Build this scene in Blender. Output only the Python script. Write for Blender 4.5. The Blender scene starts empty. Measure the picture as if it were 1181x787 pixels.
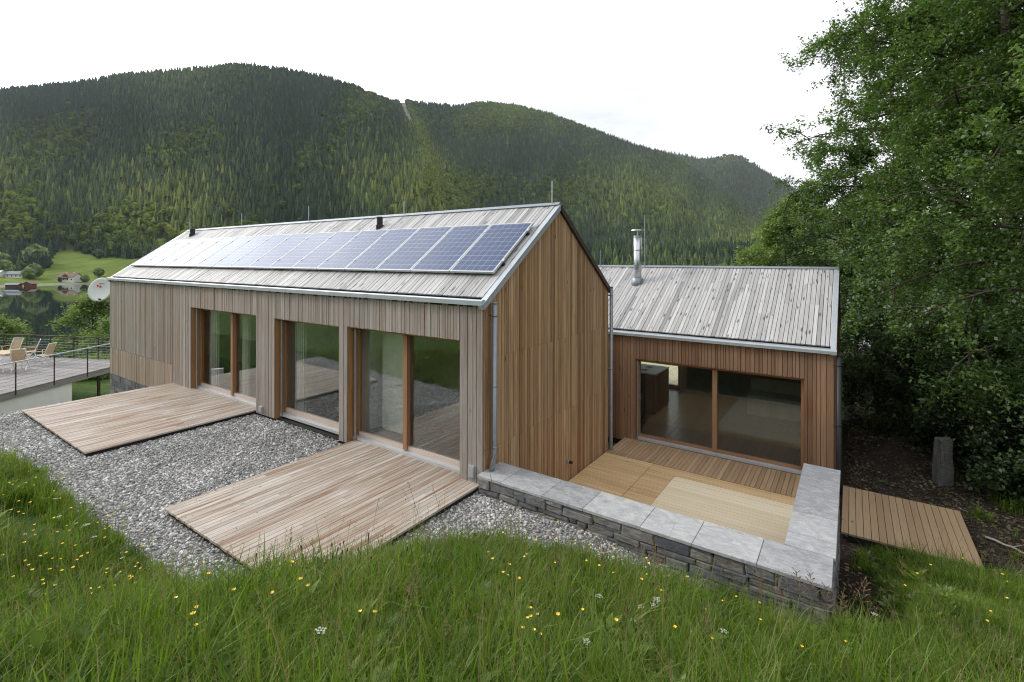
import bpy, math, random
import numpy as np
from mathutils import Vector, Matrix, Euler

R_ = math.radians
SC = bpy.context.scene
COL = SC.collection
rng = np.random.default_rng(7)
rnd = random.Random(11)

# ------------------------------------------------------------------ camera, sky, sun, exposure
CAM = np.array([4.8564, -6.2184, 3.6])
YAW = 0.6036
RIGHT = np.array([math.cos(YAW), math.sin(YAW), 0.0])
FWD = np.array([-math.sin(YAW), math.cos(YAW), 0.0])
cd = bpy.data.cameras.new('camera')
cam = bpy.data.objects.new('camera', cd)
COL.objects.link(cam)
cam.location = CAM
cam.rotation_euler = (Matrix.Rotation(YAW, 4, 'Z') @ Matrix.Rotation(R_(90), 4, 'X') @ Matrix.Rotation(0.002, 4, 'Z')).to_euler()
cd.sensor_width = 36.0
cd.lens = 36.0 * 568.2 / 1181.0
cd.shift_y = -(393.5 - 300.05) / 1181.0
cd.clip_start = 0.05
cd.clip_end = 30000.0
SC.camera = cam

SUN_DIR = Vector((-0.78, -0.30, 0.60)).normalized()      # towards the veiled sun, high on the left
sun_el = math.asin(SUN_DIR.z)
sun_az = math.atan2(SUN_DIR.x, SUN_DIR.y)
SKY_STRENGTH = 0.10
W = bpy.data.worlds.new('World')
SC.world = W
W.use_nodes = True
wn = W.node_tree
wn.nodes.clear()
w_out = wn.nodes.new('ShaderNodeOutputWorld')
w_bg = wn.nodes.new('ShaderNodeBackground')
w_bg.inputs['Strength'].default_value = SKY_STRENGTH
w_sky = wn.nodes.new('ShaderNodeTexSky')
w_sky.sky_type = 'NISHITA'
w_sky.sun_disc = False
w_sky.sun_elevation = sun_el
w_sky.sun_rotation = sun_az
w_tc = wn.nodes.new('ShaderNodeTexCoord')
w_map = wn.nodes.new('ShaderNodeMapping')
w_map.inputs['Scale'].default_value = (1.0, 1.0, 3.2)
w_no = wn.nodes.new('ShaderNodeTexNoise')
w_no.inputs['Scale'].default_value = 2.1
w_no.inputs['Detail'].default_value = 6.0
w_no.inputs['Roughness'].default_value = 0.55
w_rp = wn.nodes.new('ShaderNodeValToRGB')
w_rp.color_ramp.elements[0].position = 0.30
w_rp.color_ramp.elements[0].color = (7.4, 7.7, 8.4, 1)
w_rp.color_ramp.elements[1].position = 0.62
w_rp.color_ramp.elements[1].color = (12.6, 12.6, 12.7, 1)
w_mx = wn.nodes.new('ShaderNodeMixRGB')
w_mx.inputs[0].default_value = 0.9
wn.links.new(w_tc.outputs['Generated'], w_map.inputs[0])
wn.links.new(w_map.outputs[0], w_no.inputs['Vector'])
wn.links.new(w_no.outputs['Fac'], w_rp.inputs[0])
wn.links.new(w_sky.outputs[0], w_mx.inputs[1])
w_dot = wn.nodes.new('ShaderNodeVectorMath'); w_dot.operation = 'DOT_PRODUCT'
w_dot.inputs[1].default_value = tuple(Vector((-0.93, 0.2, 0.30)).normalized())
wn.links.new(w_tc.outputs['Generated'], w_dot.inputs[0])
w_gl = wn.nodes.new('ShaderNodeMapRange')
w_gl.inputs['From Min'].default_value = 0.70; w_gl.inputs['From Max'].default_value = 1.0
w_gl.inputs['To Min'].default_value = 1.0; w_gl.inputs['To Max'].default_value = 3.2
w_gl.interpolation_type = 'SMOOTHSTEP'
wn.links.new(w_dot.outputs['Value'], w_gl.inputs['Value'])
w_mul = wn.nodes.new('ShaderNodeVectorMath'); w_mul.operation = 'SCALE'
wn.links.new(w_rp.outputs[0], w_mul.inputs[0]); wn.links.new(w_gl.outputs[0], w_mul.inputs['Scale'])
wn.links.new(w_mul.outputs[0], w_mx.inputs[2])
wn.links.new(w_mx.outputs[0], w_bg.inputs['Color'])
wn.links.new(w_bg.outputs[0], w_out.inputs['Surface'])

sl = bpy.data.lights.new('sun', 'SUN')
sl.energy = 1.6
sl.angle = R_(14)
sl.color = (1.0, 0.95, 0.86)
sun = bpy.data.objects.new('sun', sl)
COL.objects.link(sun)
sun.rotation_euler = SUN_DIR.to_track_quat('Z', 'Y').to_euler()
sun.location = (0, 0, 60)

SC.view_settings.view_transform = 'Standard'
SC.view_settings.look = 'None'
SC.view_settings.exposure = 0.32
SC.view_settings.gamma = 1.0
SC.view_settings.use_curve_mapping = False
SC.render.engine = 'CYCLES'
SC.cycles.use_denoising = True
SC.cycles.denoiser = 'OPENIMAGEDENOISE'
SC.cycles.denoising_input_passes = 'RGB_ALBEDO_NORMAL'
SC.cycles.denoising_prefilter = 'NONE'
SC.cycles.use_adaptive_sampling = False
SC.cycles.filter_width = 1.15
SC.cycles.max_bounces = 7
SC.cycles.diffuse_bounces = 3
SC.cycles.glossy_bounces = 4
SC.cycles.transmission_bounces = 3
SC.cycles.transparent_max_bounces = 8
SC.cycles.volume_bounces = 0
SC.cycles.caustics_reflective = False
SC.cycles.caustics_refractive = False

# ------------------------------------------------------------------ helpers
def V(a): return np.array(a, float)

def unproj(px, depth, z=None):
    """a direction of view (column px of the 1181 wide photo) and a distance along the view -> ground plan point"""
    u = (px - 590.5) / 568.2 * depth
    p = CAM + RIGHT * u + FWD * depth
    return p if z is None else np.array([p[0], p[1], z])

class MB:
    """collects faces of one mesh, with a random value and uv (metres) per face"""
    def __init__(s):
        s.v = []; s.f = []; s.r = []; s.uv = []; s.mi = []; s.pc = []
    def face(s, idx, uvs=None, r=0.5, mi=0):
        s.f.append(tuple(idx)); s.r.append(r); s.mi.append(mi)
        s.uv.extend(uvs if uvs else [(0.0, 0.0)] * len(idx))
    def prism(s, poly, O, eS, eT, eN, th, r=None, mi=0, off=None):
        O, eS, eT, eN = V(O), V(eS), V(eT), V(eN)
        s.pc.append((len(s.v), len(s.f), len(s.uv)))
        r = rnd.random() if r is None else r
        ou, ov = off if off else (rnd.random() * 50, rnd.random() * 50)
        n = len(poly); b = len(s.v)
        for k in (0, 1):
            for (a, t) in poly: s.v.append(O + eS * a + eT * t + eN * (th * k))
        uv = [(a + ou, t + ov) for a, t in poly]
        s.face([b + n + i for i in range(n)], uv, r, mi)
        s.face([b + n - 1 - i for i in range(n)], [uv[n - 1 - i] for i in range(n)], r, mi)
        for i in range(n):
            j = (i + 1) % n
            s.face([b + i, b + j, b + n + j, b + n + i], [uv[i], uv[j], (uv[j][0] + .02, uv[j][1]), (uv[i][0] + .02, uv[i][1])], r, mi)
    def box(s, x0, x1, y0, y1, z0, z1, r=None, mi=0, axis='z'):
        """axis = the direction in which the grain runs"""
        if axis == 'z': s.prism([(0, 0), (x1 - x0, 0), (x1 - x0, z1 - z0), (0, z1 - z0)], (x0, y1, z0), (1, 0, 0), (0, 0, 1), (0, -1, 0), y1 - y0, r, mi)
        elif axis == 'x': s.prism([(0, 0), (y1 - y0, 0), (y1 - y0, x1 - x0), (0, x1 - x0)], (x1, y0, z0), (0, 1, 0), (-1, 0, 0), (0, 0, 1), z1 - z0, r, mi)
        else: s.prism([(0, 0), (x1 - x0, 0), (x1 - x0, y1 - y0), (0, y1 - y0)], (x0, y0, z0), (1, 0, 0), (0, 1, 0), (0, 0, 1), z1 - z0, r, mi)
    def obox(s, c, ex, ey, ez, r=None, mi=0):
        """oriented box, c = centre of its base, ex/ey half vectors, ez full height vector; grain along ex"""
        c, ex, ey, ez = V(c), V(ex), V(ey), V(ez)
        lx, ly = np.linalg.norm(ex), np.linalg.norm(ey)
        s.prism([(-ly, -lx), (ly, -lx), (ly, lx), (-ly, lx)], c, ey / ly, -ex / lx, ez / np.linalg.norm(ez), np.linalg.norm(ez), r, mi)
    def beam(s, a, b, w, h, r=None, mi=0, up=(0, 0, 1)):
        a, b = V(a), V(b); d = b - a; L = np.linalg.norm(d); d /= L
        side = np.cross(d, V(up)); side /= np.linalg.norm(side); u = np.cross(side, d)
        s.prism([(-w / 2, 0), (w / 2, 0), (w / 2, L), (-w / 2, L)], a - u * h / 2, side, d, u, h, r, mi)
    def tube(s, pts, rad, n=8, r=0.5, cap=True, mi=0):
        pts = [V(p) for p in pts]
        rad = [rad] * len(pts) if np.isscalar(rad) else rad
        s.pc.append((len(s.v), len(s.f), len(s.uv)))
        b = len(s.v); prev = None; ll = 0
        for i, p in enumerate(pts):
            d = pts[min(i + 1, len(pts) - 1)] - pts[max(i - 1, 0)]
            d = d / (np.linalg.norm(d) + 1e-9)
            if prev is None:
                a = np.cross(d, (0, 0, 1.0)) if abs(d[2]) < .9 else np.cross(d, (1.0, 0, 0))
            else: a = prev - d * (prev @ d)
            a /= np.linalg.norm(a); prev = a; c = np.cross(d, a)
            for k in range(n):
                t = 2 * math.pi * k / n
                s.v.append(p + (a * math.cos(t) + c * math.sin(t)) * rad[i])
        for i in range(len(pts) - 1):
            for k in range(n):
                k2 = (k + 1) % n
                s.face([b + i * n + k, b + i * n + k2, b + (i + 1) * n + k2, b + (i + 1) * n + k],
                       [(k / n, i), ((k + 1) / n, i), ((k + 1) / n, i + 1), (k / n, i + 1)], r, mi)
        if cap:
            s.face([b + k for k in reversed(range(n))], None, r, mi)
            e = b + (len(pts) - 1) * n
            s.face([e + k for k in range(n)], None, r, mi)
    def each(s, name, mat, parent=None, smooth=False):
        """every piece becomes an object of its own"""
        out = []; pc = s.pc + [(len(s.v), len(s.f), len(s.uv))]
        for (v0, f0, u0), (v1, f1, u1) in zip(pc[:-1], pc[1:]):
            m = MB(); m.v = s.v[v0:v1]; m.f = [tuple(i - v0 for i in f) for f in s.f[f0:f1]]
            m.r = s.r[f0:f1]; m.uv = s.uv[u0:u1]; m.mi = s.mi[f0:f1]
            out.append(m.build(name, mat, parent, smooth))
        return out
    def build(s, name, mat, parent=None, smooth=False, loc=None):
        off = V((0, 0, 0))
        p = parent
        while p is not None:
            off = off + V(p.location); p = p.parent
        if loc is not None: off = off + V(loc)
        me = bpy.data.meshes.new(name)
        me.from_pydata([tuple(q - off) for q in s.v], [], s.f)
        mats = mat if isinstance(mat, (list, tuple)) else [mat]
        for m in mats: me.materials.append(m)
        a = me.attributes.new('rnd', 'FLOAT', 'FACE'); a.data.foreach_set('value', np.array(s.r, np.float32))
        uv = me.uv_layers.new(name='UVMap'); uv.data.foreach_set('uv', np.array(s.uv, np.float32).ravel())
        me.polygons.foreach_set('material_index', np.array(s.mi, np.int32))
        if smooth: me.polygons.foreach_set('use_smooth', np.ones(len(s.f), bool))
        me.update()
        o = bpy.data.objects.new(name, me); COL.objects.link(o)
        if parent is not None: o.parent = parent
        if loc is not None: o.location = loc
        return o

def np_mesh(name, verts, faces, mat, parent=None, face_rnd=None, point_attrs=None, smooth=False, loc=None):
    """fast mesh from arrays; faces (M,3) or (M,4)"""
    off = V((0, 0, 0)); p = parent
    while p is not None:
        off = off + V(p.location); p = p.parent
    if loc is not None: off = off + V(loc)
    verts = np.asarray(verts, np.float32) - off.astype(np.float32)
    faces = np.asarray(faces, np.int32)
    me = bpy.data.meshes.new(name)
    me.vertices.add(len(verts)); me.vertices.foreach_set('co', verts.ravel())
    k = faces.shape[1]
    me.loops.add(faces.size); me.loops.foreach_set('vertex_index', faces.ravel())
    me.polygons.add(len(faces)); me.polygons.foreach_set('loop_start', np.arange(0, faces.size, k, dtype=np.int32))
    if smooth: me.polygons.foreach_set('use_smooth', np.ones(len(faces), bool))
    me.update(calc_edges=True); me.validate()
    for m in (mat if isinstance(mat, (list, tuple)) else [mat]):
        if m: me.materials.append(m)
    if face_rnd is not None:
        a = me.attributes.new('rnd', 'FLOAT', 'FACE'); a.data.foreach_set('value', np.asarray(face_rnd, np.float32))
    for kx, val in (point_attrs or {}).items():
        a = me.attributes.new(kx, 'FLOAT', 'POINT'); a.data.foreach_set('value', np.asarray(val, np.float32))
    o = bpy.data.objects.new(name, me); COL.objects.link(o)
    if parent is not None: o.parent = parent
    if loc is not None: o.location = loc
    return o

def tag(o, label, cat, group=None, kind=None):
    o['label'] = label; o['category'] = cat
    if group: o['group'] = group
    if kind: o['kind'] = kind
    return o

def thing(name, label, cat, loc=(0, 0, 0), group=None, rz=0.0):
    o = bpy.data.objects.new(name, None); COL.objects.link(o)
    o.empty_display_size = 0.3
    o.location = loc; o.rotation_euler = (0, 0, rz)
    return tag(o, label, cat, group)

def copy_tree(o, parent=None):
    c = o.copy(); COL.objects.link(c); c.parent = parent
    for ch in list(o.children): copy_tree(ch, c)
    return c

# ------------------------------------------------------------------ materials
def newmat(name):
    m = bpy.data.materials.new(name); m.use_nodes = True
    nt = m.node_tree; nt.nodes.clear()
    out = nt.nodes.new('ShaderNodeOutputMaterial')
    b = nt.nodes.new('ShaderNodeBsdfPrincipled')
    nt.links.new(b.outputs[0], out.inputs['Surface'])
    return m, nt, b, out

def N(nt, typ, **kw):
    n = nt.nodes.new(typ)
    for k, v in kw.items():
        if k.startswith('i_'):
            n.inputs[int(k[2:])].default_value = v
        else: setattr(n, k, v)
    return n

def ramp(nt, fac, stops, interp='LINEAR'):
    r = nt.nodes.new('ShaderNodeValToRGB'); e = r.color_ramp
    e.interpolation = interp
    while len(e.elements) < len(stops): e.elements.new(0.5)
    for el, (p, c) in zip(e.elements, stops):
        el.position = p; el.color = tuple(c) + (1,) if len(c) == 3 else c
    nt.links.new(fac, r.inputs[0])
    return r.outputs[0]

def noise(nt, vec, scale, detail=4, rough=.55, dist=0.0):
    n = N(nt, 'ShaderNodeTexNoise'); n.inputs['Scale'].default_value = scale
    n.inputs['Detail'].default_value = detail; n.inputs['Roughness'].default_value = rough
    n.inputs['Distortion'].default_value = dist
    if vec is not None: nt.links.new(vec, n.inputs['Vector'])
    return n.outputs['Fac']

def mapping(nt, vec, scale, loc=(0, 0, 0)):
    m = N(nt, 'ShaderNodeMapping'); m.inputs['Scale'].default_value = scale; m.inputs['Location'].default_value = loc
    nt.links.new(vec, m.inputs[0]); return m.outputs[0]

def mix(nt, fac, a, b, mode='MIX'):
    m = N(nt, 'ShaderNodeMixRGB', blend_type=mode)
    for i, x in enumerate((fac, a, b)):
        if hasattr(x, 'links'): nt.links.new(x, m.inputs[i])
        elif isinstance(x, (int, float)): m.inputs[i].default_value = x if i == 0 else (x, x, x, 1)
        else: m.inputs[i].default_value = tuple(x) + (1,)
    return m.outputs[0]

def math_(nt, op, a, b=0.0):
    m = N(nt, 'ShaderNodeMath', operation=op)
    for i, x in enumerate((a, b)):
        if hasattr(x, 'links'): nt.links.new(x, m.inputs[i])
        else: m.inputs[i].default_value = x
    return m.outputs[0]

def attr(nt, name, typ='GEOMETRY'):
    a = N(nt, 'ShaderNodeAttribute'); a.attribute_type = typ; a.attribute_name = name
    return a.outputs['Fac']

def bump(nt, b, h, strength=.3, dist=.01):
    n = N(nt, 'ShaderNodeBump'); n.inputs['Strength'].default_value = strength; n.inputs['Distance'].default_value = dist
    nt.links.new(h, n.inputs['Height']); nt.links.new(n.outputs[0], b.inputs['Normal'])

def wood(name, cols, streak=None, streak_amt=0.0, grain=.35, rough=.75, knots=0.0, weather=None, weather_amt=0.0, wscale=.5, slen=.35, spec=.25, kr=(.07, .19), kscale=(11, 3.2)):
    """boards: colour varies per board, long grain, optional stains along the board and weathered patches"""
    m, nt, b, out = newmat(name)
    r = attr(nt, 'rnd')
    uv = N(nt, 'ShaderNodeUVMap').outputs[0]
    n = len(cols)
    c = ramp(nt, r, [(i / max(1, n - 1), cc) for i, cc in enumerate(cols)])
    if weather:
        oc = N(nt, 'ShaderNodeTexCoord').outputs['Object']
        wn_ = noise(nt, oc, wscale, 3, .5)
        wf = ramp(nt, wn_, [(.38, (0, 0, 0)), (.62, (1, 1, 1))])
        c = mix(nt, math_(nt, 'MULTIPLY', wf, weather_amt), c, weather)
    if streak:
        sn = noise(nt, mapping(nt, uv, (9, slen, 1)), 1.0, 3, .6)
        sf = ramp(nt, sn, [(.50, (0, 0, 0)), (.66, (1, 1, 1))])
        c = mix(nt, math_(nt, 'MULTIPLY', sf, streak_amt), c, streak)
    g = noise(nt, mapping(nt, uv, (70, 1.6, 1)), 1.0, 4, .6, .4)
    gv = ramp(nt, g, [(.25, (1 - grain,) * 3), (.6, (1, 1, 1)), (.85, (1 + grain * .3,) * 3)])
    c = mix(nt, 1.0, c, gv, 'MULTIPLY')
    if knots:
        vo = N(nt, 'ShaderNodeTexVoronoi'); vo.inputs['Scale'].default_value = 1.0; vo.inputs['Randomness'].default_value = 1.0
        nt.links.new(mapping(nt, uv, (kscale[0], kscale[1], 1)), vo.inputs['Vector'])
        kf = ramp(nt, vo.outputs['Distance'], [(kr[0], (1, 1, 1)), (kr[1], (0, 0, 0))])
        wnz = N(nt, 'ShaderNodeTexWhiteNoise', noise_dimensions='3D'); nt.links.new(vo.outputs['Position'], wnz.inputs['Vector'])
        ks = math_(nt, 'LESS_THAN', wnz.outputs['Value'], knots)
        c = mix(nt, math_(nt, 'MULTIPLY', math_(nt, 'MULTIPLY', kf, ks), .85), c, (.035, .026, .02))
    nt.links.new(c, b.inputs['Base Color'])
    b.inputs['Roughness'].default_value = rough
    b.inputs['Specular IOR Level'].default_value = spec
    bump(nt, b, g, .25, .004)
    return m

def plain(name, col, rough=.5, metal=0.0, var=.12, nscale=6.0, spec=.5, bumpy=0.0):
    m, nt, b, out = newmat(name)
    oc = N(nt, 'ShaderNodeTexCoord').outputs['Object']
    nz = noise(nt, oc, nscale, 5, .6)
    c = ramp(nt, nz, [(.3, [x * (1 - var) for x in col]), (.7, [min(1, x * (1 + var)) for x in col])])
    nt.links.new(c, b.inputs['Base Color'])
    b.inputs['Roughness'].default_value = rough; b.inputs['Metallic'].default_value = metal
    b.inputs['Specular IOR Level'].default_value = spec
    if bumpy: bump(nt, b, nz, bumpy, .01)
    return m

def leafmat(name, cols, trans=.35, rough=.55, source='GEOMETRY', attrname='rnd', gloss=.06):
    m = bpy.data.materials.new(name); m.use_nodes = True
    nt = m.node_tree; nt.nodes.clear()
    out = N(nt, 'ShaderNodeOutputMaterial')
    r = attr(nt, attrname, source)
    n = len(cols)
    c = ramp(nt, r, [(i / max(1, n - 1), cc) for i, cc in enumerate(cols)])
    d = N(nt, 'ShaderNodeBsdfDiffuse'); t = N(nt, 'ShaderNodeBsdfTranslucent'); g = N(nt, 'ShaderNodeBsdfGlossy')
    g.inputs['Roughness'].default_value = rough; g.inputs['Color'].default_value = (.8, .85, .8, 1)
    nt.links.new(c, d.inputs[0])
    tc = mix(nt, 1.0, c, (1.25, 1.35, .6), 'MULTIPLY')
    nt.links.new(tc, t.inputs[0])
    m1 = N(nt, 'ShaderNodeMixShader'); m1.inputs[0].default_value = trans
    nt.links.new(d.outputs[0], m1.inputs[1]); nt.links.new(t.outputs[0], m1.inputs[2])
    m2 = N(nt, 'ShaderNodeMixShader'); m2.inputs[0].default_value = gloss
    nt.links.new(m1.outputs[0], m2.inputs[1]); nt.links.new(g.outputs[0], m2.inputs[2])
    nt.links.new(m2.outputs[0], out.inputs['Surface'])
    return m

def glassmat(name, refl_min=.10, tint=(.80, .86, .84)):
    m = bpy.data.materials.new(name); m.use_nodes = True
    nt = m.node_tree; nt.nodes.clear()
    out = N(nt, 'ShaderNodeOutputMaterial')
    fr = N(nt, 'ShaderNodeFresnel'); fr.inputs['IOR'].default_value = 2.0
    # both faces of the thin pane reflect alike (the node would see total reflection on the way out)
    gm_ = N(nt, 'ShaderNodeNewGeometry')
    ior = mix(nt, gm_.outputs['Backfacing'], (1.55, 1.55, 1.55), (1 / 1.55, 1 / 1.55, 1 / 1.55))
    nt.links.new(ior, fr.inputs['IOR'])
    fac = math_(nt, 'ADD', math_(nt, 'MULTIPLY', fr.outputs[0], .8), refl_min)
    tr = N(nt, 'ShaderNodeBsdfTransparent'); tr.inputs[0].default_value = tuple(tint) + (1,)
    gl = N(nt, 'ShaderNodeBsdfGlossy'); gl.inputs['Roughness'].default_value = 0.012
    gl.inputs['Color'].default_value = (.9, .93, .95, 1)
    ms = N(nt, 'ShaderNodeMixShader'); nt.links.new(fac, ms.inputs[0])
    nt.links.new(tr.outputs[0], ms.inputs[1]); nt.links.new(gl.outputs[0], ms.inputs[2])
    nt.links.new(ms.outputs[0], out.inputs['Surface'])
    return m

M = {}
M['facade'] = wood('weathered_larch_cladding', [(.21, .165, .135), (.37, .315, .275), (.28, .225, .185), (.49, .435, .39), (.32, .235, .175), (.42, .365, .325)],
                   weather=(.38, .36, .345), weather_amt=.55, wscale=.35, grain=.42, knots=.12, streak=(.22, .15, .10), streak_amt=.35)
M['gable'] = wood('brown_larch_cladding', [(.225, .118, .052), (.39, .232, .115), (.50, .325, .175), (.30, .165, .08), (.56, .39, .23), (.37, .217, .105)],
                  weather=(.30, .215, .145), weather_amt=.2, wscale=.4, grain=.42, knots=.12, streak=(.15, .085, .045), streak_amt=.4)
M['annexe_clad'] = wood('red_brown_larch_cladding', [(.18, .085, .045), (.29, .155, .085), (.36, .21, .125), (.23, .115, .062), (.33, .20, .125)],
                        weather=(.24, .17, .125), weather_amt=.5, wscale=.5, grain=.33, knots=.10)
M['plinth_boards'] = wood('pinkish_lower_boards', [(.33, .25, .195), (.40, .31, .245), (.45, .35, .28), (.36, .27, .21)], grain=.3, knots=.08)
M['roof'] = wood('silver_grey_roof_boards', [(.25, .245, .245), (.47, .465, .465), (.36, .355, .35), (.55, .545, .545), (.42, .41, .405)],
                 grain=.36, rough=.55, knots=.62, spec=.4, kr=(.13, .27), kscale=(10, 2.6), streak=(.26, .255, .255), streak_amt=.4)
M['deck_grey'] = wood('weathered_deck_boards', [(.34, .285, .235), (.51, .46, .405), (.43, .37, .315), (.60, .555, .505), (.48, .425, .37)],
                      streak=(.24, .125, .065), streak_amt=.85, grain=.38, weather=(.36, .275, .195), weather_amt=.45, wscale=1.3, rough=.65, knots=.05, slen=.45)
M['deck_yellow'] = wood('fresh_larch_deck', [(.60, .41, .21), (.72, .51, .28), (.66, .455, .245), (.76, .56, .32)],
                        streak=(.40, .24, .11), streak_amt=.4, grain=.2, rough=.6, knots=.05)
M['deck_pale'] = wood('pale_new_deck', [(.80, .665, .46), (.86, .735, .53), (.83, .70, .49), (.88, .765, .57)], grain=.05, rough=.55, knots=.05)
M['deck_brown'] = wood('brown_deck', [(.33, .22, .125), (.43, .295, .175), (.38, .25, .145), (.50, .36, .225)], grain=.3, rough=.6, knots=.06)
M['walkway'] = wood('tan_walkway_boards', [(.29, .20, .12), (.37, .265, .165), (.33, .23, .14)], grain=.2, rough=.6)
M['terrace_boards'] = wood('grey_terrace_boards', [(.20, .19, .185), (.27, .26, .25), (.24, .225, .215), (.31, .295, .28)], grain=.35, rough=.7)
M['frame'] = wood('oiled_larch_frame', [(.31, .17, .09), (.36, .205, .115), (.33, .185, .10)], grain=.22, rough=.45)
M['reveal'] = wood('orange_reveal_boards', [(.34, .17, .065), (.42, .23, .10), (.29, .14, .06)], grain=.25, rough=.5)
M['sill_wood'] = wood('pale_sill_wood', [(.56, .45, .38), (.62, .52, .46)], grain=.12, rough=.5)
M['island_black'] = plain('black_cabinet', (.012, .013, .014), .35)
M['worktop'] = plain('pale_worktop', (.62, .64, .60), .25)
M['int_wood'] = wood('interior_wood', [(.30, .18, .10), (.36, .225, .13), (.33, .20, .115)], grain=.2, rough=.5)
M['int_floor'] = wood('dark_oak_floor', [(.075, .06, .05), (.10, .082, .068), (.085, .07, .058)], grain=.3, rough=.28, spec=.5)
M['int_wall'] = plain('interior_plaster', (.52, .52, .49), .9)
M['int_white'] = plain('interior_white', (.78, .80, .76), .8)
M['dark_core'] = plain('dark_membrane', (.015, .014, .013), .9)
M['zinc'] = plain('galvanised_zinc', (.25, .28, .31), .45, .5, .12, 9.0)
M['zinc_light'] = plain('bright_zinc_flashing', (.44, .475, .51), .42, .45, .07, 5.0)
M['steel'] = plain('stainless_steel', (.55, .57, .60), .28, .9, .05, 8.0)
M['dark_metal'] = plain('dark_steel', (.03, .03, .033), .5, .4)
M['rust_metal'] = plain('brown_painted_steel', (.06, .04, .034), .55, .3)
M['alu'] = plain('white_aluminium', (.52, .535, .55), .4, .2, .04)
M['white_metal'] = plain('white_powder_coat', (.78, .79, .78), .45)
M['black_plastic'] = plain('black_plastic', (.012, .012, .013), .45)
M['grey_plastic'] = plain('grey_plastic', (.35, .36, .37), .5)
M['dish'] = plain('light_grey_dish', (.62, .64, .63), .5, 0, .03)
M['red'] = plain('red_print', (.55, .02, .03), .5)
M['ink'] = plain('dark_print', (.05, .05, .06), .5)
M['plaster_white'] = plain('white_render', (.80, .82, .80), .9, 0, .06, 2.0)
M['chair_wood'] = wood('pale_teak_slats', [(.50, .36, .22), (.58, .43, .28)], grain=.2)
M['teak_brown'] = wood('teak_back', [(.36, .20, .11), (.42, .25, .14)], grain=.2)
M['glass'] = glassmat('window_glass', .115, (.97, .99, .97))
M['clear_glass'] = glassmat('courtyard_glass', .04, (.90, .93, .92))
M['bark'] = plain('tree_bark', (.075, .062, .05), .9, 0, .45, 14.0, .2, .5)
M['dead_wood'] = plain('bleached_branch', (.30, .27, .23), .8, 0, .2, 20)
M['trunk_pale'] = plain('grey_bark', (.16, .15, .135), .9, 0, .4, 18.0, .2, .4)
M['leaf_dark'] = leafmat('beech_leaves', [(.042, .082, .022), (.078, .140, .034), (.118, .195, .048), (.165, .25, .064)], .45)
M['leaf_mid'] = leafmat('shrub_leaves', [(.022, .048, .013), (.042, .082, .02), (.062, .112, .028)], .38)
M['leaf_light'] = leafmat('ash_leaves', [(.10, .16, .045), (.15, .22, .06), (.20, .28, .08), (.25, .34, .10)], .42)
M['flower_yellow'] = plain('buttercup_yellow', (.80, .55, .02), .35, 0, .1)
M['flower_white'] = plain('umbel_white', (.72, .74, .66), .7, 0, .1)
M['stem'] = plain('green_stem', (.06, .11, .03), .6)
M['seed_brown'] = plain('brown_seed_head', (.075, .05, .03), .8, 0, .3, 40)
M['sorrel'] = plain('reddish_seed_stalk', (.17, .085, .05), .8, 0, .3, 40)

def stonemat(name, cols, sc=9.0, b_amt=.8, rough=.85):
    m, nt, b, out = newmat(name)
    oc = N(nt, 'ShaderNodeTexCoord').outputs['Object']
    c = ramp(nt, attr(nt, 'rnd'), [(i / (len(cols) - 1), cc) for i, cc in enumerate(cols)])
    nz = noise(nt, mapping(nt, oc, (1, 1, 2.2)), sc, 8, .68, .6)
    c = mix(nt, 1.0, c, ramp(nt, nz, [(.28, (.45, .45, .47)), (.55, (1, 1, 1)), (.75, (1.5, 1.48, 1.42))]), 'MULTIPLY')
    nt.links.new(c, b.inputs['Base Color']); b.inputs['Roughness'].default_value = rough
    bump(nt, b, nz, b_amt, .03)
    return m
M['stone'] = stonemat('layered_slate_stone', [(.07, .075, .09), (.145, .15, .16), (.20, .19, .165), (.10, .105, .125), (.25, .235, .205), (.125, .135, .155)])
M['granite'] = stonemat('rough_granite', [(.12, .118, .112), (.15, .146, .138)], 14.0)

def slabmat():
    m, nt, b, out = newmat('grey_quartzite_slab')
    oc = N(nt, 'ShaderNodeTexCoord').outputs['Object']
    base = ramp(nt, attr(nt, 'rnd'), [(0, (.26, .27, .285)), (.5, (.315, .325, .34)), (1, (.38, .385, .39))])
    n1 = noise(nt, mapping(nt, oc, (2.0, 3.4, 3)), 1.6, 6, .62, 1.8)
    c = mix(nt, 1.0, base, ramp(nt, n1, [(.30, (.74, .75, .77)), (.5, (1, 1, 1)), (.63, (1.24, 1.235, 1.21)), (.72, (.95, .93, .90))]), 'MULTIPLY')
    n2 = noise(nt, mapping(nt, oc, (3.0, 9, 3)), 1.1, 4, .5, 2.6)
    vein = ramp(nt, n2, [(.46, (0, 0, 0)), (.5, (1, 1, 1)), (.54, (0, 0, 0))])
    c = mix(nt, math_(nt, 'MULTIPLY', vein, .30), c, (.66, .655, .62))
    n3 = noise(nt, oc, 60, 4, .6)
    c = mix(nt, 1.0, c, ramp(nt, n3, [(.3, (.9, .9, .9)), (.7, (1.06, 1.06, 1.06))]), 'MULTIPLY')
    nt.links.new(c, b.inputs['Base Color']); b.inputs['Roughness'].default_value = .55
    bump(nt, b, n1, .35, .02)
    return m
M['slab'] = slabmat()

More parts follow.
